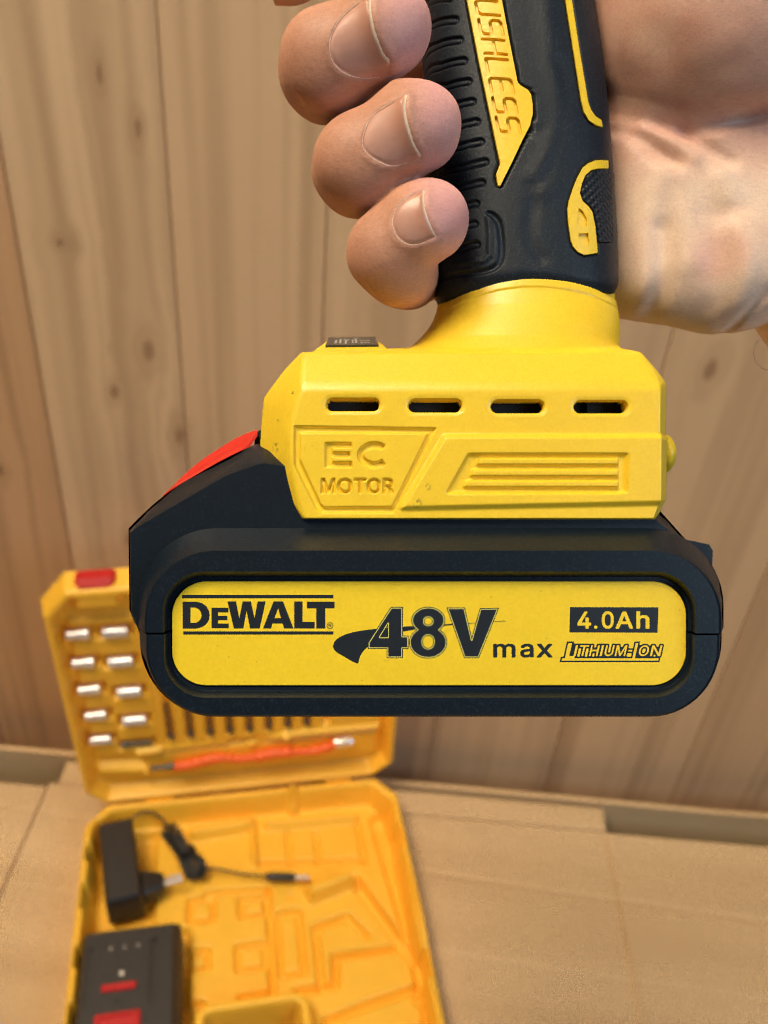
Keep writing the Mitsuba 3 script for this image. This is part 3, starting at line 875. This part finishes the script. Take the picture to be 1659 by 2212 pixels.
nub = Manifold.sphere(1, 32).scale((2.6, 4.8, 7)).translate((*S(c3([(1490, 645)]), -30)[0], -30))
held('power_drill__hook_nub', nub, 'yellow_smooth', True)

# ------------------------------------------------------------------ the drill: rubber grip
kz = (D - ZC) / F
GY = (1106 - np.array([670, 655, 630, 520, 400, 270, 150, 0, -60, -160], float)) * kz
GL = (np.array([936, 938, 937, 932, 928, 922, 915, 905, 900, 892]) - 829.5) * kz
GR = (np.array([1324, 1324, 1324, 1322, 1314, 1304, 1291, 1268, 1258, 1240]) - 829.5) * kz
GB = 19.2


def grip_z(x, y):
    l, r = np.interp(y, GY, GL), np.interp(y, GY, GR)
    u = np.clip(np.abs((x - (l + r) / 2) / ((r - l) / 2)), 0, 0.9995)
    return ZC + GB * (1 - u ** 2.7) ** (1 / 2.7)


def onto(pts):
    """Drawing units -> millimetres on the grip's surface."""
    z = np.full(len(pts), -17.5)
    for _ in range(6):
        p = S(pts, z)
        z = 0.5 * z + 0.5 * np.maximum(grip_z(p[:, 0], p[:, 1]), -34)
    return S(pts, z)


def cg(pts):
    p = np.asarray(pts, float).reshape(-1, 2)
    return np.stack([932.6 + 0.31 * p[:, 0], 0.31 * p[:, 1]], 1)


def dense(pts, n=4):
    p = np.asarray(pts, float)
    q = np.vstack([p, p[:1]])
    return np.vstack([q[i] + (q[i + 1] - q[i]) * np.linspace(0, 1, n, endpoint=False)[:, None] for i in range(len(p))])


STRIP = [(212, -160), (247, 0), (330, 430), (420, 860), (450, 1010), (478, 1138), (448, 1215), (462, 1292), (476, 1297), (560, 1130), (640, 960), (684, 876), (704, 790), (702, 730), (690, 660), (668, 628), (620, 600), (598, 578), (545, 310), (487, 0), (452, -160)]
SURR = [(1232, 1119), (1185, 1117), (1140, 1120), (1090, 1140), (1050, 1172), (1015, 1235), (985, 1310), (955, 1400), (945, 1460), (952, 1560), (970, 1680), (985, 1720), (1015, 1755), (1060, 1778), (1155, 1763), (1140, 1590), (1118, 1480), (1090, 1440), (1050, 1405), (1030, 1350), (1045, 1280), (1070, 1222), (1110, 1187), (1160, 1176), (1232, 1172)]
PAD = [(1250, 1182), (1165, 1182), (1115, 1194), (1080, 1226), (1055, 1284), (1041, 1346), (1058, 1396), (1098, 1432), (1128, 1476), (1150, 1588), (1162, 1690), (1262, 1690), (1258, 1400)]
TRIM = [(890, -250), (930, 0), (1040, 700), (1060, 785), (1095, 843), (1140, 872), (1190, 886), (1184, 838), (1140, 812), (1110, 770), (1090, 715), (1030, 360), (975, 0), (940, -250)]
strip, surr, pad, trim = (sg.Polygon(onto(cg(dense(q)))).buffer(0) for q in (STRIP, SURR, PAD, TRIM))

NT, NP = 430, 300
tt = np.linspace(0, 1, NT) ** 1.0
ph = np.r_[np.linspace(-0.12 * np.pi, 1.12 * np.pi, NP - 40), np.linspace(1.12 * np.pi, 1.88 * np.pi, 42)[1:-1]]
cp, sp = np.cos(ph), np.sin(ph)
ex = 2 / 2.7
ytop = GY[-1]
ux, uz = np.sign(cp) * np.abs(cp) ** ex, np.sign(sp) * np.abs(sp) ** ex
gx = np.zeros((NT, NP))
gy = np.zeros((NT, NP))
gz = np.zeros((NT, NP))
for it in range(4):
    zc_ = ZC + GB * uz[None, :]
    yb = (1106 - grip_edge(gx * F / (D - zc_) + 829.5)) * (D - zc_) / F if it else np.full((NT, NP), 52.0)
    gy = yb + tt[:, None] * (ytop - yb)
    l, r = np.interp(gy, GY, GL), np.interp(gy, GY, GR)
    gx = (l + r) / 2 + (r - l) / 2 * ux[None, :]
    gz = np.broadcast_to(ZC + GB * uz[None, :], gx.shape).copy()
rel = np.zeros(gx.shape)


def press(poly, depth, soft):
    global rel
    rel += depth * sst(soft, -soft, sdist(poly, gx, gy, 3))


ends = [(155, -20), (185, 137), (215, 277), (245, 420), (275, 565), (304, 705), (334, 845), (362, 985), (394, 1125), (370, 1270), (328, 1415), (318, 1558), (334, 1700)]
for exx, eyy in ends:
    ln = sg.LineString(onto(cg([(exx - 26 - 330, eyy + 100), (exx - 26 - 160, eyy + 46), (exx - 26, eyy + 4)])))
    press(ln.buffer(0.84), -0.75, 0.2)
    press(ln.buffer(0.5), 0.45, 0.2)
lnp = sg.LineString(onto(cg(np.vstack([spline([(400, 1490), (455, 1530), (482, 1640), (486, 1760), (455, 1850), (400, 1880), (250, 1905), (60, 1950)], 40)]))))
press(lnp.buffer(0.55), -0.7, 0.3)
press(sg.LineString(onto(cg([(395, 1500), (405, 1640), (405, 1780), (360, 1820), (60, 1880)]))).buffer(0.5), 0.35, 0.5)
for q, w_, d_ in (([(800, -200), (815, 120), (850, 420), (905, 700), (925, 850), (880, 1000), (770, 1160), (735, 1290)], 2.6, 0.42),
                  ([(880, 430), (935, 760), (900, 960), (820, 1160), (740, 1300)], 1.5, -0.28),
                  ([(690, 1300), (700, 1450), (680, 1580), (715, 1730), (760, 1800)], 1.6, -0.32),
                  ([(700, 950), (640, 930), (760, 905)], 1.4, -0.15),
                  ([(780, 1330), (840, 1330)], 2.2, 0.22)):
    ln = sg.LineString(onto(cg(spline(q, 40) if len(q) > 3 else q)))
    dd = shapely.distance(ln, shapely.points(gx, gy))
    rel += d_ * np.exp(-(dd / w_) ** 2)
for q in (strip, surr, trim):
    press(q.buffer(0.3), -1.6 if q is strip else -0.45, 0.25)
press(pad, -0.2, 0.2)
fr = sst(-0.05, 0.25, sp)[None, :]
wx, wz = gx - (l + r) / 2, gz - ZC
nl = np.sqrt(wx ** 2 + wz ** 2) + 1e-9
lip = -0.9 * np.exp(-(tt[:, None] * 60 / 0.9) ** 2)
gx = gx + wx / nl * lip + 0.35 * wx / nl * rel * fr
gz = gz + wz / nl * lip + rel * fr
gv = np.stack([gx, gy, gz], -1)
idx = np.arange(NT * NP).reshape(NT, NP)
nx_ = np.roll(idx, -1, 1)
q4 = np.stack([idx[:-1], idx[1:], nx_[1:], nx_[:-1]], -1).reshape(-1, 4)
gf = np.vstack([q4[:, [0, 1, 2]], q4[:, [0, 2, 3]]])
inner_ring = gv[0] * [0.0, 1, 0] + np.column_stack([(gx[0] - gx[0].mean()) * 0.93 + gx[0].mean(), 0 * gx[0] + 0.5, (gz[0] - ZC) * 0.93 + ZC])
gv = np.vstack([gv.reshape(-1, 3), inner_ring])
nb = NT * NP
k_ = np.arange(NP)
gf = np.vstack([gf, np.stack([k_, (k_ + 1) % NP, nb + (k_ + 1) % NP], 1), np.stack([k_, nb + (k_ + 1) % NP, nb + k_], 1)])
held('power_drill__grip', (gv, gf), 'rubber', True, label='black rubber grip with ribs and folds')


def inlay(key, poly, lift, thick, bsdf, length=0.7, extra=None, **more):
    m = prism(poly, 0.0, thick)
    if extra is not None:
        m = extra(m)
    m = m.refine_to_length(length)

    def bend(v):
        v = np.array(v)
        v[:, 2] = v[:, 2] - thick + lift + grip_z(v[:, 0], v[:, 1])
        return v
    return held(key, m.warp_batch(bend), bsdf, 30, **more)


GLYPH = {'U': [[(0, 1), (0, 0.18), (0.15, 0), (0.85, 0), (1, 0.18), (1, 1)]], 'S': [[(1, 1), (0.15, 1), (0, 0.9), (0, 0.62), (0.15, 0.5), (0.85, 0.5), (1, 0.4), (1, 0.12), (0.85, 0), (0, 0)]],
         'H': [[(0, 0), (0, 1)], [(1, 0), (1, 1)], [(0, 0.5), (1, 0.5)]], 'L': [[(0, 1), (0, 0), (0.95, 0)]], 'E': [[(1, 1), (0.12, 1), (0, 0.9), (0, 0.1), (0.12, 0), (1, 0)], [(0, 0.5), (0.85, 0.5)]],
         'R': [[(0, 0), (0, 1), (0.85, 1), (1, 0.88), (1, 0.6), (0.85, 0.5), (0, 0.5)], [(0.5, 0.5), (1, 0)]], 'B': [[(0, 0), (0, 1), (0.85, 1), (1, 0.88), (1, 0.6), (0.85, 0.5), (1, 0.38), (1, 0.12), (0.85, 0), (0, 0)], [(0, 0.5), (0.85, 0.5)]]}
letters = []
for i, chx in enumerate('BRUSHLESS'):
    o_ = np.array([326, 140]) + (i - 3) * np.array([24.3, 135.8])
    for line in GLYPH[chx]:
        q = np.array([o_ + a_ * np.array([19, 98]) + b_ * np.array([152, 10]) for a_, b_ in dense_line(line)]) if False else np.array([o_ + a_ * np.array([19, 98]) + b_ * np.array([152, 10]) for a_, b_ in line])
        letters.append(sg.LineString(onto(cg(q))).buffer(0.36, quad_segs=4))
letters = shapely.union_all(letters)
inlay('power_drill__nameplate', strip, 0.25, 1.5, 'yellow_plastic', 0.8, lambda m: m - prism(letters, 0.45, 2.0), label='yellow nameplate strip with embossed lettering along the grip')
marks2 = sg.Polygon(onto(cg([(1022, 1450), (1050, 1470), (1082, 1530), (1078, 1584), (1010, 1568)]))).union(sg.Polygon(onto(cg([(1020, 1630), (1088, 1626), (1096, 1690), (1080, 1712), (1050, 1712), (1030, 1690)]))))
inlay('power_drill__switch_surround', surr, 0.3, 1.6, 'yellow_plastic', 0.7, lambda m: m - prism(marks2.buffer(-0.15).buffer(0.15), 0.9, 2.5))
inlay('power_drill__grip_trim', trim.buffer(-0.02), 0.3, 1.6, 'yellow_plastic', 0.7)


def padm(m):
    return m


pm = prism(pad.buffer(-0.05), 0.0, 1.2).refine_to_length(0.28)


def bend_pad(v):
    v = np.array(v)
    top_ = v[:, 2] > 0.6
    du, dv = v[:, 0] * 0.9 + v[:, 1] * 0.15, v[:, 1]
    bump = 0.30 * np.cos(2 * np.pi * (du / 1.6)) * np.cos(2 * np.pi * (dv / 1.6))
    v[:, 2] = np.where(top_, 0.25 + bump, -1.0) + grip_z(v[:, 0], v[:, 1])
    return v


held('power_drill__grip_pad', pm.warp_batch(bend_pad), 'rubber', True, label='dimpled black rubber pad at the rear of the grip')


# ------------------------------------------------------------------ the hand
def hn(px, py, z):
    return np.array([*S([(px, py)], z)[0], z])


def c1(x, y, z):
    return hn(548.6 + 0.3307 * x, 0.3307 * y, z)


hs = 0.62
gx0, gy0, gz0 = -27.0, 30.0, -84.0
NX, NYY, NZ = int(142 / hs), int(112 / hs), int(92 / hs)
ax = (gx0 + hs * np.arange(NX)).astype(np.float32)[:, None, None]
ay = (gy0 + hs * np.arange(NYY)).astype(np.float32)[None, :, None]
az = (gz0 + hs * np.arange(NZ)).astype(np.float32)[None, None, :]


def smin(a, b, k):
    h = np.clip(0.5 + 0.5 * (b - a) / k, 0, 1)
    return b * (1 - h) + a * h - k * h * (1 - h)


def cone(a, b, ra, rb):
    a, b = np.asarray(a, np.float32), np.asarray(b, np.float32)
    ba = b - a
    L2 = float(ba @ ba) + 1e-9
    t = np.clip(((ax - a[0]) * ba[0] + (ay - a[1]) * ba[1] + (az - a[2]) * ba[2]) / L2, 0, 1)
    d = np.sqrt((ax - a[0] - t * ba[0]) ** 2 + (ay - a[1] - t * ba[1]) ** 2 + (az - a[2] - t * ba[2]) ** 2)
    return d - (ra + t * (rb - ra))


def ellipsoid(c, r):
    q = np.sqrt(((ax - c[0]) / r[0]) ** 2 + ((ay - c[1]) / r[1]) ** 2 + ((az - c[2]) / r[2]) ** 2)
    return (q - 1) * min(r) * (0.6 + 0.4 * np.clip(q, 0, 1))


def chain(nodes, k=3.0):
    out = None
    for (a, ra), (b, rb) in zip(nodes[:-1], nodes[1:]):
        d = cone(a, b, ra, rb)
        out = d if out is None else smin(out, d, k)
    return out


TIPS = [c1(905, 190, -9), c1(1100, 815, -10), c1(1150, 1420, -11)]
fingers = [
    chain([(c1(905, 185, -10.5), 8.6), (c1(820, 225, -10.5), 9.1), (c1(500, 400, -15), 10.4), (c1(470, 470, -22), 10.2), (c1(600, 420, -50), 10.0), (c1(1500, 300, -66), 11.0)]),
    chain([(c1(1098, 832, -11), 8.6), (c1(1010, 850, -11), 9.2), (c1(705, 1060, -15), 10.0), (c1(690, 1100, -22), 10.2), (c1(760, 1060, -50), 10.0), (c1(1500, 900, -66), 11.0)]),
    chain([(c1(1150, 1430, -12), 8.2), (c1(1090, 1460, -12), 8.3), (c1(880, 1640, -15), 8.5), (c1(900, 1670, -22), 9.2), (c1(985, 1745, -46), 9.6), (c1(1500, 1600, -64), 11.0)]),
]
hand = smin(fingers[0], fingers[1], 0.9)
hand = smin(hand, fingers[2], 0.9)
bulge = cone(c1(955, 1790, -17), c1(1000, 1800, -34), 7.2, 8.2)
hand = smin(hand, bulge, 2.5)
hand = np.minimum(hand, chain([(hn(505, -78, -30), 8.6), (hn(620, -90, -34), 9.5), (hn(700, -120, -60), 10.0), (hn(1000, 60, -68), 10.0)]))
palm = smin(cone(hn(1000, 120, -68), hn(1050, 600, -66), 11, 9.5), cone(hn(1250, 60, -62), hn(1260, 560, -62), 15, 13), 8)
thenar = ellipsoid(hn(1560, 40, -33), (31, 28.5, 27))
thenar = smin(thenar, cone(hn(1420, -60, -38), hn(1700, -40, -36), 20, 24), 6)
thenar = smin(thenar, cone(hn(1440, 150, -36), hn(1640, 140, -34), 15.5, 17.5), 5)
wrist = smin(cone(hn(1400, 300, -41), hn(1420, 585, -42), 13.5, 13), cone(hn(1520, 330, -40), hn(1525, 590, -40), 15, 14), 6)
wrist = smin(wrist, cone(hn(1660, 330, -42), hn(1600, 575, -40), 16, 15.5), 6)
wrist = smin(wrist, cone(hn(1300, 330, -52), hn(1330, 585, -50), 13, 11.5), 6)
arm = cone(hn(1850, 560, -46), hn(2060, 820, -46), 28.5, 30)
big = smin(smin(palm, wrist, 6), thenar, 2.4)
big = smin(big, arm, 1.0)
hand = smin(hand, big, 2.5)


def line_d(pts, wz=0.35):
    """Distance in the side view, with depth counted less, to a polyline of hand nodes."""
    out = None
    for a, b in zip(pts[:-1], pts[1:]):
        ba = b[:2] - a[:2]
        t = np.clip(((ax - a[0]) * ba[0] + (ay - a[1]) * ba[1]) / float(ba @ ba), 0, 1)
        d = np.sqrt((ax - a[0] - t * ba[0]) ** 2 + (ay - a[1] - t * ba[1]) ** 2)
        out = d if out is None else np.minimum(out, d)
    return out


# tendons stand out, creases sink in (side view, front half only)
frontw = np.clip((az + 46) / 10, 0, 1)
for pts, w_, d_ in (([(1428, 372), (1408, 440), (1402, 540), (1404, 620)], 3.2, 1.3), ([(1350, 400), (1348, 600)], 2.5, 0.4), ([(1436, 490), (1440, 600), (1428, 700)], 2.5, -1.4),
                    ([(1475, 390), (1490, 560)], 3.5, 0.9), ([(1554, 382), (1566, 430)], 3.0, 1.1), ([(1590, 500), (1604, 560), (1600, 650)], 3.4, 1.3), ([(1545, 470), (1550, 640)], 3.6, -0.7), ([(1380, 640), (1372, 720)], 2.2, -0.6),
                    ([(1317, 181), (1337, 212), (1378, 245), (1432, 268), (1492, 283), (1554, 276), (1616, 258), (1680, 240)], 1.5, -1.6), ([(1317, 237), (1358, 260), (1395, 287), (1424, 320), (1457, 347)], 1.7, -1.6), ([(1482, 285), (1513, 309), (1543, 334), (1575, 355)], 1.5, -1.3),
                    ([(1395, 265), (1450, 310), (1500, 345)], 2.0, 0.8), ([(1600, 718), (1630, 665), (1668, 622)], 1.0, -1.6), ([(1480, 680), (1486, 725)], 2.6, -0.6), ([(1560, 690), (1575, 720)], 3.0, 0.5)):
    hand = hand - d_ * np.exp(-(line_d([hn(a_, b_, -27) for a_, b_ in pts]) / w_) ** 2) * frontw
nzv = ndimage.zoom(rng.random((24, 20, 16)), (NX / 24, NYY / 20, NZ / 16), order=3)[:NX, :NYY, :NZ]
hand = hand - 0.55 * (nzv - 0.5)
hand = np.maximum(hand, np.maximum(ay - (gy0 + hs * (NYY - 3)), ax - (gx0 + hs * (NX - 3))))
hand = ndimage.gaussian_filter(hand.astype(np.float32), 0.8)


def surface_nets(Fv, org, h):
    s = Fv < 0
    nx, ny, nz = Fv.shape
    c = [(i, j, k) for i in (0, 1) for j in (0, 1) for k in (0, 1)]
    cnt = sum(s[i:nx - 1 + i, j:ny - 1 + j, k:nz - 1 + k].astype(np.int8) for i, j, k in c)
    cells = np.argwhere((cnt > 0) & (cnt < 8))
    ids = np.full((nx - 1, ny - 1, nz - 1), -1, np.int64)
    ids[tuple(cells.T)] = np.arange(len(cells))
    vals = {q: Fv[cells[:, 0] + q[0], cells[:, 1] + q[1], cells[:, 2] + q[2]] for q in c}
    acc, num = np.zeros((len(cells), 3)), np.zeros(len(cells))
    for a in c:
        for d in range(3):
            if a[d] == 0:
                b = tuple(1 if e == d else a[e] for e in range(3))
                va, vb = vals[a], vals[b]
                m = (va < 0) != (vb < 0)
                t = np.where(m, va / np.where(m, va - vb, 1), 0)
                p = np.array(a, float)[None] + t[:, None] * (np.arange(3) == d)
                acc += p * m[:, None]
                num += m
    v = org + h * (cells + acc / num[:, None])
    faces = []
    for d in range(3):
        e1, e2 = (d + 1) % 3, (d + 2) % 3
        sl0 = [slice(1, -1)] * 3
        sl0[d] = slice(0, -1)
        sl1 = list(sl0)
        sl1[d] = slice(1, None)
        a, b = s[tuple(sl0)], s[tuple(sl1)]
        e = np.argwhere(a != b)
        inv = a[tuple(e.T)]
        o3 = np.array([1, 1, 1])
        o3[d] = 0
        e = e + o3
        u1, u2 = (np.arange(3) == e1).astype(int), (np.arange(3) == e2).astype(int)
        g = [ids[tuple((e - w).T)] for w in (0 * u1, u1, u1 + u2, u2)]
        q = np.stack(g, 1)
        q = np.where(inv[:, None], q, q[:, ::-1])
        faces.append(q)
    q = np.vstack(faces)
    q = q[(q >= 0).all(1)]
    return v, np.vstack([q[:, [0, 1, 2]], q[:, [0, 2, 3]]])


org = np.array([gx0, gy0, gz0])
hv, hf = surface_nets(hand, org, hs)
if trimesh.Trimesh(hv, hf, process=False).volume < 0:
    hf = hf[:, ::-1]


def at_grid(v):
    return ndimage.map_coordinates(hand, ((v - org) / hs).T, order=1, mode='nearest')


def skin_z(x, y):
    """The hand's foremost surface over (x, y)."""
    zz = np.arange(6.0, -34.0, -0.2)
    f = np.stack([at_grid(np.column_stack([x, y, np.full(len(x), z)])) for z in zz], 1)
    i = np.argmax(f < 0, 1)
    i = np.clip(i, 1, len(zz) - 1)
    r = np.arange(len(x))
    fa_, fb_ = f[r, i - 1], f[r, i]
    return zz[i - 1] + (zz[i] - zz[i - 1]) * np.clip(fa_ / np.where(fa_ == fb_, 1, fa_ - fb_), 0, 1)


def on_skin(pts):
    z = np.full(len(pts), -2.0)
    for _ in range(8):
        p = S(pts, z)
        z = 0.5 * z + 0.5 * skin_z(p[:, 0], p[:, 1])
    return S(pts, z)


def c1p(pts):
    p = np.asarray(pts, float)
    return np.stack([548.6 + 0.3307 * p[:, 0], 0.3307 * p[:, 1]], 1)


NAILS = [([(775, -30), (690, 15), (600, 85), (545, 150), (510, 220), (492, 300), (497, 350), (530, 428), (575, 470), (640, 500), (720, 513), (830, 502), (940, 470)], [(932, 452), (890, 400), (850, 345), (815, 270), (790, 200), (770, 110), (762, 40), (772, -20)]),
         ([(1006, 615), (930, 655), (850, 700), (790, 740), (745, 800), (715, 880), (708, 945), (735, 1000), (790, 1045), (840, 1070), (900, 1086), (960, 1076), (1030, 1052), (1092, 1022)], [(1088, 1008), (1052, 945), (1025, 870), (1000, 790), (988, 700), (1000, 625)]),
         ([(1122, 1228), (1060, 1265), (985, 1305), (930, 1365), (905, 1440), (915, 1510), (945, 1560), (990, 1592), (1040, 1602), (1110, 1585), (1205, 1552)], [(1195, 1538), (1155, 1460), (1125, 1380), (1112, 1310), (1118, 1240)])]
nail_polys, nail_free = [], []
for fold, free in NAILS:
    a_ = spline(fold, 50)
    b_ = spline(free, 30)
    np_ = sg.Polygon(on_skin(c1p(np.vstack([a_, b_])))).buffer(0).buffer(-0.15).buffer(0.15)
    nail_polys.append(max(getattr(np_, 'geoms', [np_]), key=lambda g: g.area))
    nail_free.append(sg.LineString(on_skin(c1p(b_))))
# the skin folds round each nail, the plate lies in a shallow bed
hz = hv[:, 2]
nv = trimesh.Trimesh(hv, hf, process=False).vertex_normals
push = np.zeros(len(hv))
for poly, free in zip(nail_polys, nail_free):
    near = (hz > -24) & (nv[:, 2] > 0.1)
    d = np.where(near, 0, 99.0)
    d[near] = sdist(poly, hv[near, 0], hv[near, 1], 4)
    df = np.full(len(hv), 99.0)
    df[near] = shapely.distance(free, shapely.points(hv[near, 0], hv[near, 1]))
    fold_w = sst(0.5, 2.2, df)
    push += np.where(d < 0, -0.42 * sst(0, -0.9, d), 0.20 * np.exp(-((d - 0.45) / 0.8) ** 2) * fold_w)
    push += np.where((d > 0) & (d < 4), 0.35 * np.exp(-((d - 1.2) / 1.2) ** 2) * (1 - fold_w), 0)
hv = hv + nv * push[:, None]


def sst_dr(m, y):
    return dr.clip(0.5 * m - 0.05 + 0.6 * smoothstep(90, 72, y), 0, 1)       # wrist skin is paler, and the light falling on it is painted in too


def skin_fn(p, n, uv):
    x, y, z = loc(p)
    m1, m2 = fbm(x * 0.16, y * 0.16, z * 0.16), fbm(x * 0.9, y * 0.9, z * 0.9)
    pore = noise(x * 5, y * 5, z * 5)
    c = mix((0.42, 0.192, 0.117), (0.52, 0.265, 0.170), 0.6 * m1 + 0.4 * m2)
    t = mi.Float(0)
    for q in TIPS:
        t = dr.maximum(t, smoothstep(12.5, 6.5, dr.sqrt(dr.square(x - float(q[0]) - 3) + dr.square(y - float(q[1])) + dr.square(z - float(q[2])))))
    c = mix(c, mix((0.64, 0.350, 0.310), (0.58, 0.275, 0.260), m1), t)
    pl = smoothstep(44, 54, x)
    palmc = mix((0.48, 0.235, 0.170), (0.72, 0.545, 0.405), sst_dr(m1, y))
    red = smoothstep(9, 3, dr.sqrt(dr.square(x - 78) + dr.square(y - 60))) * 0.45
    palmc = mix(palmc, (0.56, 0.25, 0.20), red)
    c = mix(c, palmc, pl)
    crease = noise(x * 0.8 + 2.5 * m1, y * 4.2 + 3 * m2, z * 2)
    spot = smoothstep(0.72, 0.9, noise(x * 2.6 + 11, y * 2.6, z * 2.6))
    return c * (0.86 + 0.18 * pore + 0.14 * crease) * (1 - mi.Color3f(0.05, 0.12, 0.13) * spot)


def skin_bump(p, n, uv):
    x, y, z = loc(p)
    w = 2.0 * noise(x * 0.5, y * 0.5, z * 0.5)
    tip, rr = mi.Float(0), mi.Float(0)
    for q in TIPS:
        d = dr.sqrt(dr.square(x - float(q[0]) + 9) + dr.square((y - float(q[1])) * 0.55) + dr.square((z - float(q[2])) * 0.6))
        t = smoothstep(11.5, 7.5, dr.sqrt(dr.square(x - float(q[0]) - 4) + dr.square(y - float(q[1])) + dr.square(z - float(q[2]))))
        rr = dr.select(t > tip, d, rr)
        tip = dr.maximum(tip, t)
    ridge = 1.7e-5 * tip * dr.sin(rr * (2 * math.pi / 0.62))
    soft = 1.0 - 0.45 * smoothstep(42, 50, x)
    fold = 3.5e-5 * (1 - 0.8 * tip) * noise(x * 1.0 + 1.5 * w, y * 3.4 + w, z * 1.0)
    return ridge + soft * fold + soft * 4.0e-5 * noise(x * 2.2 + w, y * 2.2 - w, z * 2.2) + soft * 4.0e-5 * noise(x * 5 + 3, y * 5, z * 5)


scene['skin'] = principled(proc(skin_fn), 0.50, proc(skin_bump, eps=8e-5), specular=0.32, flatness=0.3)
scene['nail'] = principled({'type': 'mesh_attribute', 'name': 'vertex_color'}, 0.33, specular=0.5)
scene['cuticle'] = principled(rgb(0.64, 0.48, 0.39), 0.6)
scene['hair'] = principled(rgb(0.03, 0.02, 0.015), 0.5)
labels['person'] = {'label': 'bare right hand and wrist gripping the drill by its black handle', 'category': 'person'}
held('person', (hv, hf), 'skin', True)


def plate_mesh(poly, base, lift, dome, length=0.5, under=0.6, rim_soft=0.9):
    m = prism(poly, 0.0, 1.0).refine_to_length(length)
    pv, pf = vf(m)
    z = ndimage_like(pv, base)
    d = -sdist(poly, pv[:, 0], pv[:, 1], 3)
    topm = pv[:, 2] > 0.5
    h_ = lift + dome * sst(0, rim_soft, np.clip(d, 0, 9))
    pv[:, 2] = z + np.where(topm, h_, -under)
    return pv, pf


def ndimage_like(pv, poly):
    """The skin's height under a nail, smoothed into an even arch (a quadric fitted to it)."""
    x, y = pv[:, 0], pv[:, 1]
    cx, cy = poly.centroid.x, poly.centroid.y
    z = skin_z(x, y)
    A = lambda x, y: np.column_stack([np.ones(len(x)), x - cx, y - cy, (x - cx) ** 2, (x - cx) * (y - cy), (y - cy) ** 2])
    inn = sdist(poly, x, y, 3) < -0.7
    co = np.linalg.lstsq(A(x[inn], y[inn]), z[inn], rcond=None)[0]
    return np.minimum(A(x, y) @ co, z + 0.25)


for poly, free in zip(nail_polys, nail_free):
    whole = poly.buffer(0.05)
    rim_ = np.array(poly.segmentize(0.3).exterior.coords)[:-1]
    ok = shapely.distance(free, shapely.points(rim_)) > 2.6
    j_ = int(np.argmin(ok))
    ok, rim_ = np.roll(ok, -j_), np.roll(rim_, -j_, 0)
    rim_ = ndimage.gaussian_filter1d(rim_[ok], 1.5, axis=0)
    zr_ = ndimage.gaussian_filter1d(skin_z(rim_[:, 0], rim_[:, 1]), 3)
    held('person__cuticle', tube(np.column_stack([rim_, zr_ + 0.10]), 0.03 + 0.075 * np.clip(meshkit.noise(np.column_stack([np.arange(len(rim_)) * 0.22, 0 * zr_, 0 * zr_]), 5), 0.1, 0.9), 6), 'cuticle', True)
    nv_, nf_ = plate_mesh(whole, poly, -0.10, 0.30, 0.3)
    df_ = shapely.distance(free, shapely.points(nv_[:, 0], nv_[:, 1]))
    mo_ = meshkit.fbm(nv_ * 0.5, 3, 4)[:, None]
    t_ = sst(0.62, 0.22, df_ + 0.25 * (mo_[:, 0] - 0.5))[:, None]
    pk_ = sst(1.0, 4.5, df_)[:, None]
    col = (np.array([0.44, 0.20, 0.125]) * (1 - pk_) + np.array([0.52, 0.275, 0.20]) * pk_) * (0.92 + 0.16 * mo_)
    col = col * (1 - t_) + np.array([0.66, 0.53, 0.38]) * t_
    held('person__nail', (nv_, nf_), 'nail', True, color=col)
hair = spline([hn(1640, 735, -38), hn(1628, 760, -36), hn(1640, 790, -34), hn(1665, 800, -34)], 24)
held('person__hair', tube(hair, 0.04, 6), 'hair', True)
